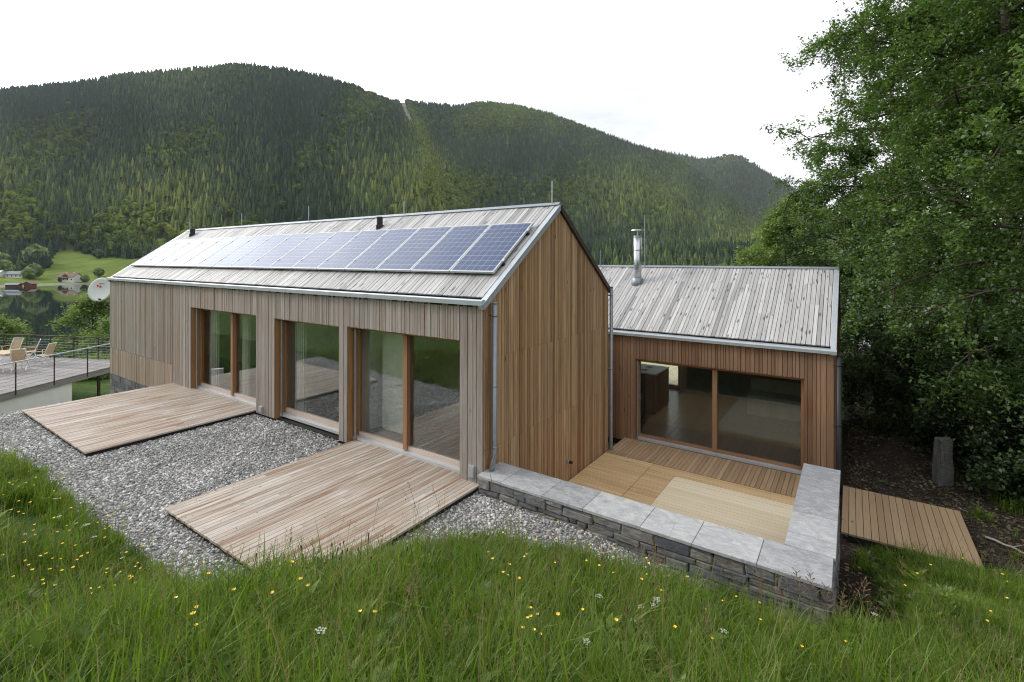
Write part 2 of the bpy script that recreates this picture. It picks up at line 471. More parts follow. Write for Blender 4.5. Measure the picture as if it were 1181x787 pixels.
def panelmat():
    m, nt, b, out = newmat('polycrystalline_cells')
    uv = N(nt, 'ShaderNodeUVMap').outputs[0]
    sx = N(nt, 'ShaderNodeSeparateXYZ'); nt.links.new(uv, sx.inputs[0])
    def line(o, n, w):
        f = math_(nt, 'FRACT', math_(nt, 'MULTIPLY', o, n))
        a = math_(nt, 'ABSOLUTE', math_(nt, 'SUBTRACT', f, .5))
        return math_(nt, 'GREATER_THAN', a, .5 - w)
    g = math_(nt, 'MAXIMUM', line(sx.outputs[0], 6, .020), line(sx.outputs[1], 10, .020))
    bus = math_(nt, 'MULTIPLY', line(sx.outputs[0], 18, .028), .5)
    vo = N(nt, 'ShaderNodeTexVoronoi'); vo.inputs['Scale'].default_value = 55
    nt.links.new(uv, vo.inputs['Vector'])
    sc_ = N(nt, 'ShaderNodeSeparateXYZ'); nt.links.new(vo.outputs['Color'], sc_.inputs[0])
    c = ramp(nt, sc_.outputs[0], [(0, (.008, .026, .085)), (.5, (.012, .038, .115)), (1, (.022, .058, .155))])
    c = mix(nt, bus, c, (.16, .19, .28))
    c = mix(nt, g, c, (.34, .37, .43))
    nt.links.new(c, b.inputs['Base Color'])
    b.inputs['Roughness'].default_value = .12
    b.inputs['Specular IOR Level'].default_value = .28
    b.inputs['Coat Weight'].default_value = .0
    return m
M['cells'] = panelmat()

def instmat(name, cols, rough=.85, nscale=0, spec=.3, bmp=0.0):
    m, nt, b, out = newmat(name)
    c = ramp(nt, attr(nt, 'tint', 'INSTANCER'), [(i / (len(cols) - 1), cc) for i, cc in enumerate(cols)])
    if nscale:
        oc = N(nt, 'ShaderNodeTexCoord').outputs['Object']
        nz = noise(nt, oc, nscale, 3, .6)
        c = mix(nt, 1.0, c, ramp(nt, nz, [(.3, (.7, .7, .7)), (.7, (1.25, 1.25, 1.25))]), 'MULTIPLY')
        if bmp: bump(nt, b, nz, bmp, .02)
    nt.links.new(c, b.inputs['Base Color']); b.inputs['Roughness'].default_value = rough
    b.inputs['Specular IOR Level'].default_value = spec
    return m
M['pebble'] = instmat('grey_gravel_stone', [(.12, .12, .125), (.25, .25, .25), (.38, .375, .36), (.46, .445, .42), (.32, .32, .33), (.56, .55, .54), (.74, .73, .71)], .75, 3.0)
M['conifer'] = instmat('spruce_foliage', [(.018, .036, .024), (.030, .054, .030), (.058, .088, .038), (.105, .142, .044), (.20, .23, .06)], .95, 0, .1)  # palest tints also carry the look of sunlit trees
M['broadleaf'] = instmat('broadleaf_foliage', [(.06, .095, .022), (.10, .145, .028), (.145, .20, .036), (.21, .26, .05)], .95, 6.0, .1)
M['blade'] = leafmat('grass_blades', [(.046, .086, .011), (.085, .150, .016), (.138, .215, .024), (.20, .275, .042), (.34, .33, .15)], .45, .4, 'INSTANCER', 'tint', .02)

def groundmat():
    m, nt, b, out = newmat('ground_cover')
    oc = N(nt, 'ShaderNodeTexCoord').outputs['Object']
    n1 = noise(nt, oc, 6.0, 8, .7); n2 = noise(nt, oc, .35, 5, .6); n3 = noise(nt, oc, 40, 6, .7)
    grass = ramp(nt, n1, [(.3, (.030, .055, .012)), (.5, (.055, .10, .02)), (.7, (.085, .14, .032))])
    grass = mix(nt, 1.0, grass, ramp(nt, n2, [(.3, (.75, .8, .7)), (.7, (1.25, 1.2, 1.1))]), 'MULTIPLY')
    dirt = ramp(nt, n3, [(.3, (.018, .014, .011)), (.55, (.042, .034, .027)), (.75, (.085, .07, .058))])
    grav = ramp(nt, n3, [(.3, (.07, .07, .07)), (.5, (.17, .17, .165)), (.7, (.32, .315, .30))])
    d = math_(nt, 'ADD', attr(nt, 'dirt'), math_(nt, 'MULTIPLY', math_(nt, 'SUBTRACT', n1, .5), .8))
    c = mix(nt, ramp(nt, d, [(.42, (0, 0, 0)), (.58, (1, 1, 1))]), grass, dirt)
    c = mix(nt, attr(nt, 'gravel'), c, grav)
    nt.links.new(c, b.inputs['Base Color']); b.inputs['Roughness'].default_value = .95
    b.inputs['Specular IOR Level'].default_value = .15
    bump(nt, b, n3, .6, .03)
    return m
M['ground'] = groundmat()

def hillmat():
    m, nt, b, out = newmat('hillside_ground')
    oc = N(nt, 'ShaderNodeTexCoord').outputs['Object']
    n1 = noise(nt, oc, .02, 8, .65); n2 = noise(nt, oc, .15, 6, .6)
    mead = ramp(nt, n1, [(.35, (.075, .115, .022)), (.5, (.11, .155, .03)), (.65, (.155, .20, .045))])
    mead = mix(nt, 1.0, mead, ramp(nt, n2, [(.3, (.8, .82, .8)), (.7, (1.15, 1.12, 1.1))]), 'MULTIPLY')
    floor_ = ramp(nt, n2, [(.3, (.022, .03, .014)), (.7, (.045, .055, .024))])
    rock = ramp(nt, n2, [(.3, (.20, .19, .17)), (.7, (.34, .33, .30))])
    c = mix(nt, attr(nt, 'meadow'), floor_, mead)
    c = mix(nt, attr(nt, 'rock'), c, rock)
    nt.links.new(c, b.inputs['Base Color']); b.inputs['Roughness'].default_value = 1.0
    b.inputs['Specular IOR Level'].default_value = .05
    return m
M['hill'] = hillmat()

def watermat():
    m, nt, b, out = newmat('lake_water')
    oc = N(nt, 'ShaderNodeTexCoord').outputs['Object']
    b.inputs['Base Color'].default_value = (.006, .014, .014, 1)
    b.inputs['Roughness'].default_value = .03; b.inputs['IOR'].default_value = 1.333
    nz = noise(nt, oc, .35, 3, .5)
    bump(nt, b, nz, .05, .06)
    return m
M['water'] = watermat()
M['shore'] = plain('pale_shore', (.24, .21, .15), .95, 0, .25, .2)

# ------------------------------------------------------------------ scattering (geometry nodes instances, for stuff only)
def proto_collection(name, objs):
    c = bpy.data.collections.new(name)
    for o in objs:
        for cc in list(o.users_collection): cc.objects.unlink(o)
        c.objects.link(o)
    return c

def scatter(name, pts, rots, scls, idx, tint, coll, mat_unused=None):
    me = bpy.data.meshes.new(name)
    n = len(pts)
    me.vertices.add(n); me.vertices.foreach_set('co', np.asarray(pts, np.float32).ravel())
    a = me.attributes.new('rot', 'FLOAT_VECTOR', 'POINT'); a.data.foreach_set('vector', np.asarray(rots, np.float32).ravel())
    a = me.attributes.new('scl', 'FLOAT_VECTOR', 'POINT'); a.data.foreach_set('vector', np.asarray(scls, np.float32).ravel())
    a = me.attributes.new('pick', 'INT', 'POINT'); a.data.foreach_set('value', np.asarray(idx, np.int32))
    a = me.attributes.new('tint', 'FLOAT', 'POINT'); a.data.foreach_set('value', np.asarray(tint, np.float32))
    o = bpy.data.objects.new(name, me); COL.objects.link(o)
    g = bpy.data.node_groups.new(name + '_scatter', 'GeometryNodeTree')
    g.interface.new_socket('Geometry', in_out='INPUT', socket_type='NodeSocketGeometry')
    g.interface.new_socket('Geometry', in_out='OUTPUT', socket_type='NodeSocketGeometry')
    gi = g.nodes.new('NodeGroupInput'); go = g.nodes.new('NodeGroupOutput')
    ci = g.nodes.new('GeometryNodeCollectionInfo'); ci.inputs[0].default_value = coll
    ci.inputs['Separate Children'].default_value = True; ci.inputs['Reset Children'].default_value = True
    ip = g.nodes.new('GeometryNodeInstanceOnPoints'); ip.inputs['Pick Instance'].default_value = True
    def na(nm, dt):
        x = g.nodes.new('GeometryNodeInputNamedAttribute'); x.data_type = dt; x.inputs[0].default_value = nm; return x.outputs[0]
    e2r = g.nodes.new('FunctionNodeEulerToRotation')
    g.links.new(na('rot', 'FLOAT_VECTOR'), e2r.inputs[0])
    g.links.new(gi.outputs[0], ip.inputs['Points']); g.links.new(ci.outputs[0], ip.inputs['Instance'])
    g.links.new(e2r.outputs[0], ip.inputs['Rotation']); g.links.new(na('scl', 'FLOAT_VECTOR'), ip.inputs['Scale'])
    g.links.new(na('pick', 'INT'), ip.inputs['Instance Index'])
    g.links.new(ip.outputs[0], go.inputs[0])
    md = o.modifiers.new('scatter', 'NODES'); md.node_group = g
    return o

# ------------------------------------------------------------------ terrain
YBX = [-60, -14, -11.4, -8.2, -6.5, -4.3, -2.6, -1.2, -.45, 0, .35, .7, 1.2, 2.3, 3.2, 4.7, 6, 9, 14, 40]
YBY = [-6, -4.75, -4.5, -4.05, -3.82, -3.85, -3.84, -3.74, -3.60, -2.78, -1.85, -1.3, -.92, -.60, -.34, -.20, .2, .8, 1.5, 3]
def sstep(t): t = np.clip(t, 0, 1); return t * t * (3 - 2 * t)
def hnoise(x, y, s):
    return (np.sin(x * 1.7 / s + 1.3) * np.cos(y * 1.3 / s + .4) + .6 * np.sin(x * 3.1 / s + y * 2.3 / s) + .4 * np.cos(y * 4.7 / s - x * 1.1 / s + 2)) / 2
def ground_z(x, y):
    x = np.asarray(x, float); y = np.asarray(y, float)
    yb = np.interp(x, YBX, YBY)
    d = yb - y
    # slope rising behind the photographer
    up = -.1 + .34 * np.where(d > 0, np.where(d < 1, d * d / 2 * .9 + d * .1, d - .45), 0)
    up = np.where(d > 30, -.1 + .34 * 29.55 + (d - 30) * .22, up)
    up = up + np.where(d > .3, .05 * hnoise(x, y, .9), 0) * np.clip(d, 0, 1)
    low = -.1 + 0 * x
    # the courtyard and the low side right of the walls
    court = -1.2 + 0 * x
    w_house = sstep((y - .02) / .12) * (x < 4.75) * (x > -16.6)
    low = low * (1 - w_house) + court * w_house
    wr = sstep((x - 4.72) / .1)
    tr = sstep((y - yb - .1) / 3.4)
    right = -.1 * (1 - tr) + -1.13 * tr
    right = right - .75 * sstep((y - yb + .3) / .8) * np.exp(-((x - 4.95) / .33) ** 2) * (1 - tr)
    right = right + .03 * hnoise(x, y, .6)
    mound = .34 * np.exp(-(((x - 5.75) / .55) ** 2 + ((y - 8.9) / .75) ** 2)) * (1 + .5 * hnoise(x, y, .16))
    right = right + mound * wr + sstep((x - 8.0) / 5) * .5
    low = np.where(x > 4.72, low * (1 - wr) + right * wr, low)
    # left end of the gravel falls to the neighbour's lawn
    wl = sstep((-11.75 - x) / 2.2)
    low = low * (1 - wl) + (-2.45) * wl
    z = np.where(d > 0, np.maximum(up, low + 0 * up) if False else up, low)
    z = z - np.where(y < .05, .15 * sstep((x - 1.6) / 2.6) * (x < 4.72) * np.exp(-(np.clip(d, 0, None) / 1.1) ** 2), 0)
    # on the left the bank beyond the gravel also drops below y = -5
    # far side: fall to the lake
    v = (x - CAM[0]) * FWD[0] + (y - CAM[1]) * FWD[1]
    u = (x - CAM[0]) * RIGHT[0] + (y - CAM[1]) * RIGHT[1]
    fall = np.clip(v - 25, 0, None) * .235
    z = z - np.minimum(fall, 23.0)
    z = np.where(v > 25, np.minimum(z, 4) + .6 * hnoise(x, y, 9) * np.clip((v - 25) / 20, 0, 1), z)
    z = np.where((v > 120), np.minimum(z, -23.0), z)
    return z

def axis(lo, hi, fine_lo, fine_hi, step, grow=1.18):
    a = list(np.arange(fine_lo, fine_hi + 1e-6, step))
    s = step
    while a[-1] < hi: s *= grow; a.append(a[-1] + s)
    s = step
    while a[0] > lo: s *= grow; a.insert(0, a[0] - s)
    return np.array(a)
gx = axis(-2500, 2500, -15, 10, .14); gy = axis(-900, 3500, -7, 12, .14)
GX, GY = np.meshgrid(gx, gy)
GZ = ground_z(GX, GY)
nx, ny = len(gx), len(gy)
ii = (np.arange(ny - 1)[:, None] * nx + np.arange(nx - 1)[None, :]).ravel()
faces = np.stack([ii, ii + 1, ii + nx + 1, ii + nx], 1)
fx, fy = GX.ravel(), GY.ravel()
ybv = np.interp(fx, YBX, YBY)
grav = ((fy > ybv - .12) & (fy < .6) & (fx > -11.9) & (fx < 4.7)).astype(float)
dirt = ((fx > 4.7) & (fx < 9.5) & (fy > 3.9 - .25 * np.clip(fx - 7, 0, 9)) & (fy < 24)).astype(float) + ((fx > 4.7) & (fx < 5.45) & (fy > ybv - .1) & (fy < 24)).astype(float)
bare = np.exp(-(((fx + 4.1) / 1.5) ** 2 + ((fy + 4.5) / .42) ** 2))
dirt = np.clip(dirt + .55 * bare, 0, 1)
ground = np_mesh('ground', np.stack([fx, fy, GZ.ravel()], 1), faces, M['ground'], point_attrs={'dirt': dirt, 'gravel': grav}, smooth=True)
tag(ground, 'sloping ground with meadow soil, gravel bed and a dark dirt path', 'ground', kind='structure')

LAKE_Z = -19.4
c0 = [unproj(-900, 300), unproj(-900, 470), unproj(2100, 470), unproj(2100, 60), unproj(590, 60), unproj(-900, 60)]
lv = np.array([[p[0], p[1], LAKE_Z] for p in [CAM + RIGHT * u + FWD * v for u, v in [(-1800, 55), (1800, 55), (1800, 700), (-1800, 700)]]])
lake = np_mesh('lake', lv, [[0, 1, 2, 3]], M['water'])
tag(lake, 'dark still lake mirroring the meadow and chalets of the far shore', 'lake', kind='structure')

# --- far hillsides: front ridge (meadow and forest), middle ridge, far ridge
A_PX = [-1400, -900, -500, -200, 0, 47, 74, 105, 134, 171, 218, 249, 269, 284, 312, 331, 374, 409, 428, 448, 470, 490, 505, 513, 520, 545, 600, 800, 1200]
A_PY = [270, 215, 165, 125, 107.5, 102, 100, 96, 90.4, 86.5, 82.6, 80, 77, 78, 81.4, 82.6, 91, 103, 110.6, 118.4, 140, 165, 190, 215, 240, 255, 270, 290, 310]
B_PX = [200, 300, 380, 440, 466, 502, 528, 554, 594, 638, 686, 735, 775, 830, 880, 950, 1050, 1500]
B_PY = [190, 165, 135, 119, 118.6, 121.7, 124, 120, 123, 134, 151.6, 169, 180, 216, 258, 285, 300, 330]
C_PX = [560, 640, 700, 735, 774, 810, 836, 854, 880, 915, 960, 1040, 1200, 1800]
C_PY = [215, 195, 180, 172, 176.5, 184, 180, 181, 195.7, 217.7, 245, 270, 262, 300]
M_V = [380, 415, 428, 432, 460, 520, 580, 640]
M_Z = [-26, -22, -19.9, -19.0, -17, -10.5, 0, 13]
MEAD_PX = [-600, -200, -40, 0, 40, 55, 62, 75, 90, 105, 120, 150, 200, 300, 400]
MEAD_V = [440, 445, 470, 492, 520, 545, 636, 640, 636, 622, 606, 596, 580, 540, 470]
def ridgeA(px, v):
    px = np.asarray(px, float); v = np.asarray(v, float)
    zc = 3.6 + (300 - np.interp(px, A_PX, A_PY)) / 568.2 * 1400
    t = (v - 640) / 760
    sh = np.clip((px - 55) / 55, -1.3, 1.6) * 33 * np.clip((540 - v) / 90, 0, 1)
    zb = np.interp(v - sh, M_V, M_Z)
    s = np.clip(t, 0, 1)
    gul = 16 * np.sin(px / 23 + 2.2 * s) * np.sin(math.pi * s) + 9 * np.sin(px / 9.3 - 3 * s + 1) * np.sin(math.pi * s) + 7 * np.sin(px / 47 + 9 * s) * np.sin(math.pi * s)
    z = 13 + (zc - 13) * (s ** .93) + gul
    z = np.where(t > 1, zc - (v - 1400) * .5, z)
    return np.where(v < 640, zb, z)
def ridge_gen(PX, PY, v0, v1f, z0):
    def f(px, v):
        px = np.asarray(px, float); v = np.asarray(v, float)
        vc = v1f(px)
        zc = 3.6 + (300 - np.interp(px, PX, PY)) / 568.2 * vc
        t = (v - v0) / (vc - v0); s = np.clip(t, 0, 1)
        gul = (26 * np.sin(px / 19 + 3 * s) + 15 * np.sin(px / 8.1 - 4 * s + 1) + 16 * np.sin(px / 41 + 7 * s)) * np.sin(math.pi * s)
        z = z0 + (zc - z0) * s ** .95 + gul
        return np.where(t > 1, zc - (v - vc) * .5, z)
    return f
vB = lambda px: 1900 + np.clip(np.asarray(px, float) - 470, 0, 500) * 1.9
vC = lambda px: 3300 + 0 * np.asarray(px, float)
ridgeB = ridge_gen(B_PX, B_PY, 1000, vB, -5)
ridgeC = ridge_gen(C_PX, C_PY, 2000, vC, 0)

def hill_mesh(name, f, pxs, vs_of, label, meadow=False, rockf=None):
    P = []; att = []; rk = []
    nv = None
    for px in pxs:
        vs = vs_of(px); nv = len(vs)
        z = f(np.full(nv, px), vs)
        for v, zz in zip(vs, z):
            q = unproj(px, v); P.append((q[0], q[1], zz))
        ml = np.interp(px, MEAD_PX, MEAD_V)
        att.append(1 - sstep((vs - ml) / 8) if meadow else np.zeros(nv))
        rk.append(rockf(px, vs, z) if rockf else np.zeros(nv))
    npx = len(pxs)
    ii = (np.arange(npx - 1)[:, None] * nv + np.arange(nv - 1)[None, :]).ravel()
    fc = np.stack([ii, ii + nv, ii + nv + 1, ii + 1], 1)
    o = np_mesh(name, np.array(P), fc, M['hill'], point_attrs={'meadow': np.concatenate(att), 'rock': np.concatenate(rk)}, smooth=True)
    return tag(o, label, 'hill', kind='structure')
pxA = np.concatenate([np.arange(-1400, -60, 40), np.arange(-60, 620, 4), np.arange(620, 1300, 40)])
hill_mesh('hill', ridgeA, pxA, lambda px: np.concatenate([[340, 360], np.arange(372, 500, 4), np.arange(500, 660, 8), np.arange(660, 1400, 20), [1400, 1450, 1550, 1800]]),
          'steep near hill across the lake with a bright meadow at its foot', True,
          lambda px, vs, z: ((z < -18.3) & (z > -21)).astype(float) * (.6 if px > -100 else 0))
def rockB(px, v, z):
    y = 300 - (z - 3.6) / v * 568.2
    line = 463 + (y - 118) * .42
    return ((np.abs(px - line) < 5) & (y < 165)).astype(float) * .8
hill_mesh('hill', ridgeB, np.arange(180, 1500, 7), lambda px: np.concatenate([np.linspace(1000, float(vB(px)), 46), float(vB(px)) + np.array([80, 250, 600])]),
          'second forested ridge behind, sloping down to the right', False, rockB)
hill_mesh('hill', ridgeC, np.arange(540, 1800, 12), lambda px: np.concatenate([np.linspace(2000, 3300, 40), 3300 + np.array([100, 300, 700])]),
          'farthest hazy ridge with a small pointed hump above the tree tops')

# --- forest of the hills (stuff)
def star_cone(seed, layers=6, n=8, slim=.17):
    r = np.random.default_rng(seed); v = []; f = []
    for L in range(layers):
        t = L / layers
        zb = .06 + .86 * t; zt = min(1.0, zb + .30 - .08 * t); rad = slim * (1 - t) ** .85 + .02
        b = len(v); v.append((0, 0, zt))
        for k in range(n):
            a = 2 * math.pi * (k + .5 * (L % 2)) / n + r.uniform(-.1, .1)
            rr = rad * (r.uniform(.85, 1.2) if k % 2 else r.uniform(.5, .75))
            v.append((rr * math.cos(a), rr * math.sin(a), zb + r.uniform(-.03, .02) - (.03 if k % 2 else -.01)))
        for k in range(n): f.append((b, b + 1 + k, b + 1 + (k + 1) % n))
    return np.array(v), np.array(f)
def leaf_blob(seed, nl=150):
    r = np.random.default_rng(seed); v = []; f = []
    cs = r.normal(size=(nl, 3)); cs /= np.linalg.norm(cs, axis=1)[:, None]
    cs *= (r.uniform(.55, 1.0, nl) ** .6)[:, None]
    for c in cs:
        p = np.array([c[0] * .34, c[1] * .34, .55 + c[2] * .42])
        n = c + r.normal(size=3) * .5; n /= np.linalg.norm(n)
        a = np.cross(n, r.normal(size=3)); a /= np.linalg.norm(a); bb = np.cross(n, a)
        s = r.uniform(.07, .13); b = len(v)
        v += [p - a * s, p + bb * s, p + a * s, p - bb * s]; f.append((b, b + 1, b + 2, b + 3))
    return np.array(v), np.array(f)
protos = []
for k in range(4):
    v, f = star_cone(k, 6 + k % 2, 8, .15 + .02 * k)
    protos.append(np_mesh('forest_proto_%d' % k, v, f, M['conifer']))
for k in range(2):
    v, f = leaf_blob(20 + k)
    protos.append(np_mesh('forest_proto_%d' % (4 + k), v, f, M['broadleaf']))
forest_coll = proto_collection('forest_prototypes', protos)

def lownoise(px, y, s, seed):
    r = np.random.default_rng(seed); out = 0 * px
    for k in range(5):
        a, b, c = r.uniform(-1, 1, 3)
        out = out + np.sin((a * px + b * y * 1.6) / s * 3 + c * 9)
    return out / 2.2
CLEAR = [(103, 129, 13, 3.5), (240, 111, 4, 5), (356, 163, 7, 2.5), (180, 204, 9, 2.5), (60, 150, 6, 2), (300, 190, 6, 2.2), (412, 150, 5, 4), (438, 180, 4, 5)]
def clearing(px, y):
    c = np.zeros(np.shape(px), bool)
    for a, b, ra, rb in CLEAR: c |= ((px - a) / ra) ** 2 + ((y - b) / rb) ** 2 < 1 + .5 * np.sin(px * 1.7 + y * 2.3)
    return c
def saddle(px, y): return np.exp(-((px - (468 + (y - 118) * .40)) / (9 + (y - 118) * .10)) ** 2) * (y < 250)
def plant_forest(name, label, f, n, pxr, vlo, vhi, minf, hgt, broad, seed):
    r = np.random.default_rng(seed)
    px = r.uniform(*pxr, n); v = np.sqrt(r.uniform(0, 1, n) * (vhi(px) ** 2 - vlo(px) ** 2) + vlo(px) ** 2)
    keep = minf(px, v); px, v = px[keep], v[keep]
    z = f(px, v)
    q = CAM[None, :] + RIGHT[None, :] * ((px - 590.5) / 568.2 * v)[:, None] + FWD[None, :] * v[:, None]
    y = 300 - (z - 3.6) / v * 568.2
    if seed == 3:
        kp = ~clearing(px, y); px, v, z, q, y = px[kp], v[kp], z[kp], q[kp], y[kp]
    sd_ = saddle(px, y)
    isb = (lownoise(px, y, 60, seed) + r.normal(0, .55, len(px)) + 1.1 * sd_ + .5 * np.exp(-(((px - 128) / 22) ** 2 + ((y - 137) / 9) ** 2))) > broad  # broadleaf clumps, partly standing in for sunlit patches
    idx = np.where(isb, r.integers(4, 6, len(px)), r.integers(0, 4, len(px)))
    h = r.uniform(.5, 1.2, len(px)) * hgt * np.where(isb, .78, 1)
    tint = np.clip(.33 + .27 * lownoise(px, y, 110, seed + 1) + r.normal(0, .19, len(px)) + .35 * sd_, 0, 1)  # broad noise clumps paint sunlit patches into the tree tint
    w = h * r.uniform(.85, 1.25, len(px)) * np.where(isb, 1.15, 1.0)
    o = scatter(name, np.stack([q[:, 0], q[:, 1], z - .8], 1), np.stack([0 * px, 0 * px, r.uniform(0, 6.28, len(px))], 1),
                np.stack([w, w, h], 1), idx, tint, forest_coll)
    return tag(o, label, 'forest', kind='stuff')
plant_forest('forest', 'dense dark spruce forest covering the near hill', ridgeA, 54000, (-160, 1010),
             lambda px: np.interp(px, MEAD_PX, MEAD_V), lambda px: 1425 + 0 * px, lambda px, v: np.ones(len(px), bool), 17.5, 1.05, 3)
plant_forest('forest', 'mixed green forest on the second ridge behind the roofs', ridgeB, 44000, (430, 1000),
             lambda px: 1010 + 0 * px, lambda px: vB(px) + 20,
             lambda px, v: ~((np.abs(px - (463 + (300 - (ridgeB(px, v) - 3.6) / v * 568.2 - 118) * .42)) < 4) & ((300 - (ridgeB(px, v) - 3.6) / v * 568.2) < 160)), 19, .8, 5)
plant_forest('forest', 'hazy forest on the farthest pointed ridge', ridgeC, 9000, (700, 1010),
             lambda px: 2300 + 0 * px, lambda px: vC(px) + 20, lambda px, v: np.ones(len(px), bool), 24, .9, 8)

# ------------------------------------------------------------------ main house
HX0, HD, ZE, ZR = -16.53, 4.95, 2.872, 4.72
SLOPE = (4.72 - 2.935) / 2.475
OPEN = [(-10.31, -6.84, -.06, 2.27), (-6.06, -3.68, -.06, 2.25), (-3.42, -.48, -.06, 2.27)]
house = thing('wooden_house', 'long timber clad house with gable end, grey board roof and three big glazed openings', 'house', (-8, 2.4, -.1))

def widths(x0, x1, wmin, wmax, stops=()):
    """board edges between x0 and x1, snapped to the stops"""
    st = sorted(set([x0, x1] + [s for s in stops if x0 < s < x1])); out = []
    for a, b in zip(st[:-1], st[1:]):
        x = a
        while True:
            w = rnd.uniform(wmin, wmax)
            if x + w * 1.4 >= b: out.append((x, b)); break
            out.append((x, x + w)); x += w
    return out

def clad_x(mb, x0, x1, zlo, zhi, y, holes=(), wmin=.048, wmax=.105, split=None, gap=.009, th=.026):
    """vertical boards on a wall facing -Y"""
    stops = [h[0] for h in holes] + [h[1] for h in holes]
    for a, b in widths(x0, x1, wmin, wmax, stops):
        mid = (a + b) / 2; segs = [(zlo, zhi)]
        for h in holes:
            if h[0] < mid < h[1]:
                ns = []
                for s in segs:
                    if h[2] > s[0]: ns.append((s[0], min(s[1], h[2])))
                    if h[3] < s[1]: ns.append((max(s[0], h[3]), s[1]))
                segs = [s for s in ns if s[1] - s[0] > .02]
        r = rnd.random(); t = th + rnd.uniform(-.006, .006)
        for s0, s1 in segs:
            s0 = s0 + rnd.uniform(-.004, .004)
            mb.prism([(a + gap / 2, s0), (b - gap / 2, s0), (b - gap / 2, s1), (a + gap / 2, s1)], (0, y, 0), (1, 0, 0), (0, 0, 1), (0, -1, 0), t, r)

mb = MB()
LEFT = -11.47
clad_x(mb, LEFT, 0.0, -.05, ZE - .004, .024, OPEN)
clad_x(mb, HX0, LEFT, .525, ZE - .004, .024)
facade = mb.build('facade_cladding', M['facade'], house)
mb = MB(); clad_x(mb, HX0, LEFT - .004, -.38, .515, .026, wmin=.05, wmax=.10)
mb.build('lower_cladding', M['plinth_boards'], house)['label'] = 'paler pinkish boards low on the left end of the front'

# wall core behind the boards (piers, lintel), gable core and back
mb = MB()
def core_box(a, b, z0, z1): mb.box(a, b, .03, .34, z0, z1)
xs = [HX0 + .03, OPEN[0][0] - .02, OPEN[0][1] + .02, OPEN[1][0] - .02, OPEN[1][1] + .02, OPEN[2][0] - .02, OPEN[2][1] + .02, -.03]
for a, b in ((xs[0], xs[1]), (xs[2], xs[3]), (xs[4], xs[5]), (xs[6], xs[7])): core_box(a, b, -1.4, 2.29)
mb.box(HX0 + .03, -.03, .03, .34, 2.29, ZE + .02)
for o_ in OPEN: mb.box(o_[0] - .02, o_[1] + .02, .06, .34, -1.4, -.062)
mb.prism([(.34, -1.4), (HD - .03, -1.4), (HD - .03, ZE), (HD / 2, ZR - .08), (.34, ZE + .16)], (-.03, 0, 0), (0, 1, 0), (0, 0, 1), (1, 0, 0), -.3 + .6 * 0, None)
mb.prism([(.34, -3.4), (HD - .03, -3.4), (HD - .03, ZE), (HD / 2, ZR - .08), (.34, ZE + .16)], (HX0 + .03, 0, 0), (0, 1, 0), (0, 0, 1), (1, 0, 0), .3, None)
mb.box(HX0 + .34, -.34, HD - .34, HD - .03, -3.4, ZE)
mb.each('wall_core', M['dark_core'], house)

# gable cladding (wall facing +X) with the joint lines of the boards
def gable_boards(mb, xf, y0, y1, zlo, top, joints, wmin=.045, wmax=.10, gap=.009, sgn=1, apex=None):
    for a, b in widths(y0, y1, wmin, wmax, [apex] if apex else []):
        zs = [zlo] + [j + rnd.uniform(-.003, .003) for j in joints] + [None]
        rb_ = rnd.random(); ob_ = (rnd.random() * 50, rnd.random() * 50)
        for k in range(len(zs) - 1):
            z0 = zs[k] + (.002 if k else 0); r = min(1, max(0, rb_ + rnd.uniform(-.06, .06))); th = .022 + (.003 if k == 0 else 0) + rnd.uniform(-.004, .004)
            ta, tb = top(a + gap / 2), top(b - gap / 2)
            if zs[k + 1] is not None:
                if z0 >= min(ta, tb): continue
                ta, tb = min(ta, zs[k + 1] - .002), min(tb, zs[k + 1] - .002)
            if min(ta, tb) - z0 < .01: continue
            mb.prism([(a + gap / 2, z0), (b - gap / 2, z0), (b - gap / 2, tb), (a + gap / 2, ta)], (xf, 0, 0), (0, 1, 0), (0, 0, 1), (1, 0, 0), th * sgn, r, off=ob_)
mb = MB()
top_g = lambda y: 2.90 + SLOPE * (min(y, HD - y)) - .03
gable_boards(mb, -.022, .03, HD, -1.02, top_g, [.52, 2.0])
mb.build('gable_cladding', M['gable'], house)
mb = MB(); gable_boards(mb, HX0 + .022, .03, HD, -3.0, top_g, [.52, 2.0], sgn=-1, apex=HD / 2, wmin=.08, wmax=.14)
mb.build('gable_cladding', M['facade'], house)
mb = MB()
for a, b in widths(HX0, 0, .1, .16): mb.prism([(a, -3.0), (b - .006, -3.0), (b - .006, ZE), (a, ZE)], (0, HD - .026, 0), (1, 0, 0), (0, 0, 1), (0, 1, 0), .024)
mb.build('rear_cladding', M['facade'], house)
# stone plinth under the left end
mb = MB()
z = -2.6
while z < -.39:
    h = rnd.uniform(.10, .22); h = min(h, -.39 - z)
    x = HX0 + .02
    while x < LEFT:
        w = rnd.uniform(.18, .6); x2 = min(x + w, LEFT)
        mb.box(x + .006, x2 - .006, -.012 + rnd.uniform(0, .014), .029, z + .006, z + h - .004, axis='x', r=rnd.random())
        x = x2
    z += h
mb.build('stone_plinth', M['stone'], house)
mb = MB(); mb.box(HX0 + .04, LEFT, .09, .40, -2.9, -.385); mb.build('plinth_core', M['dark_core'], house)

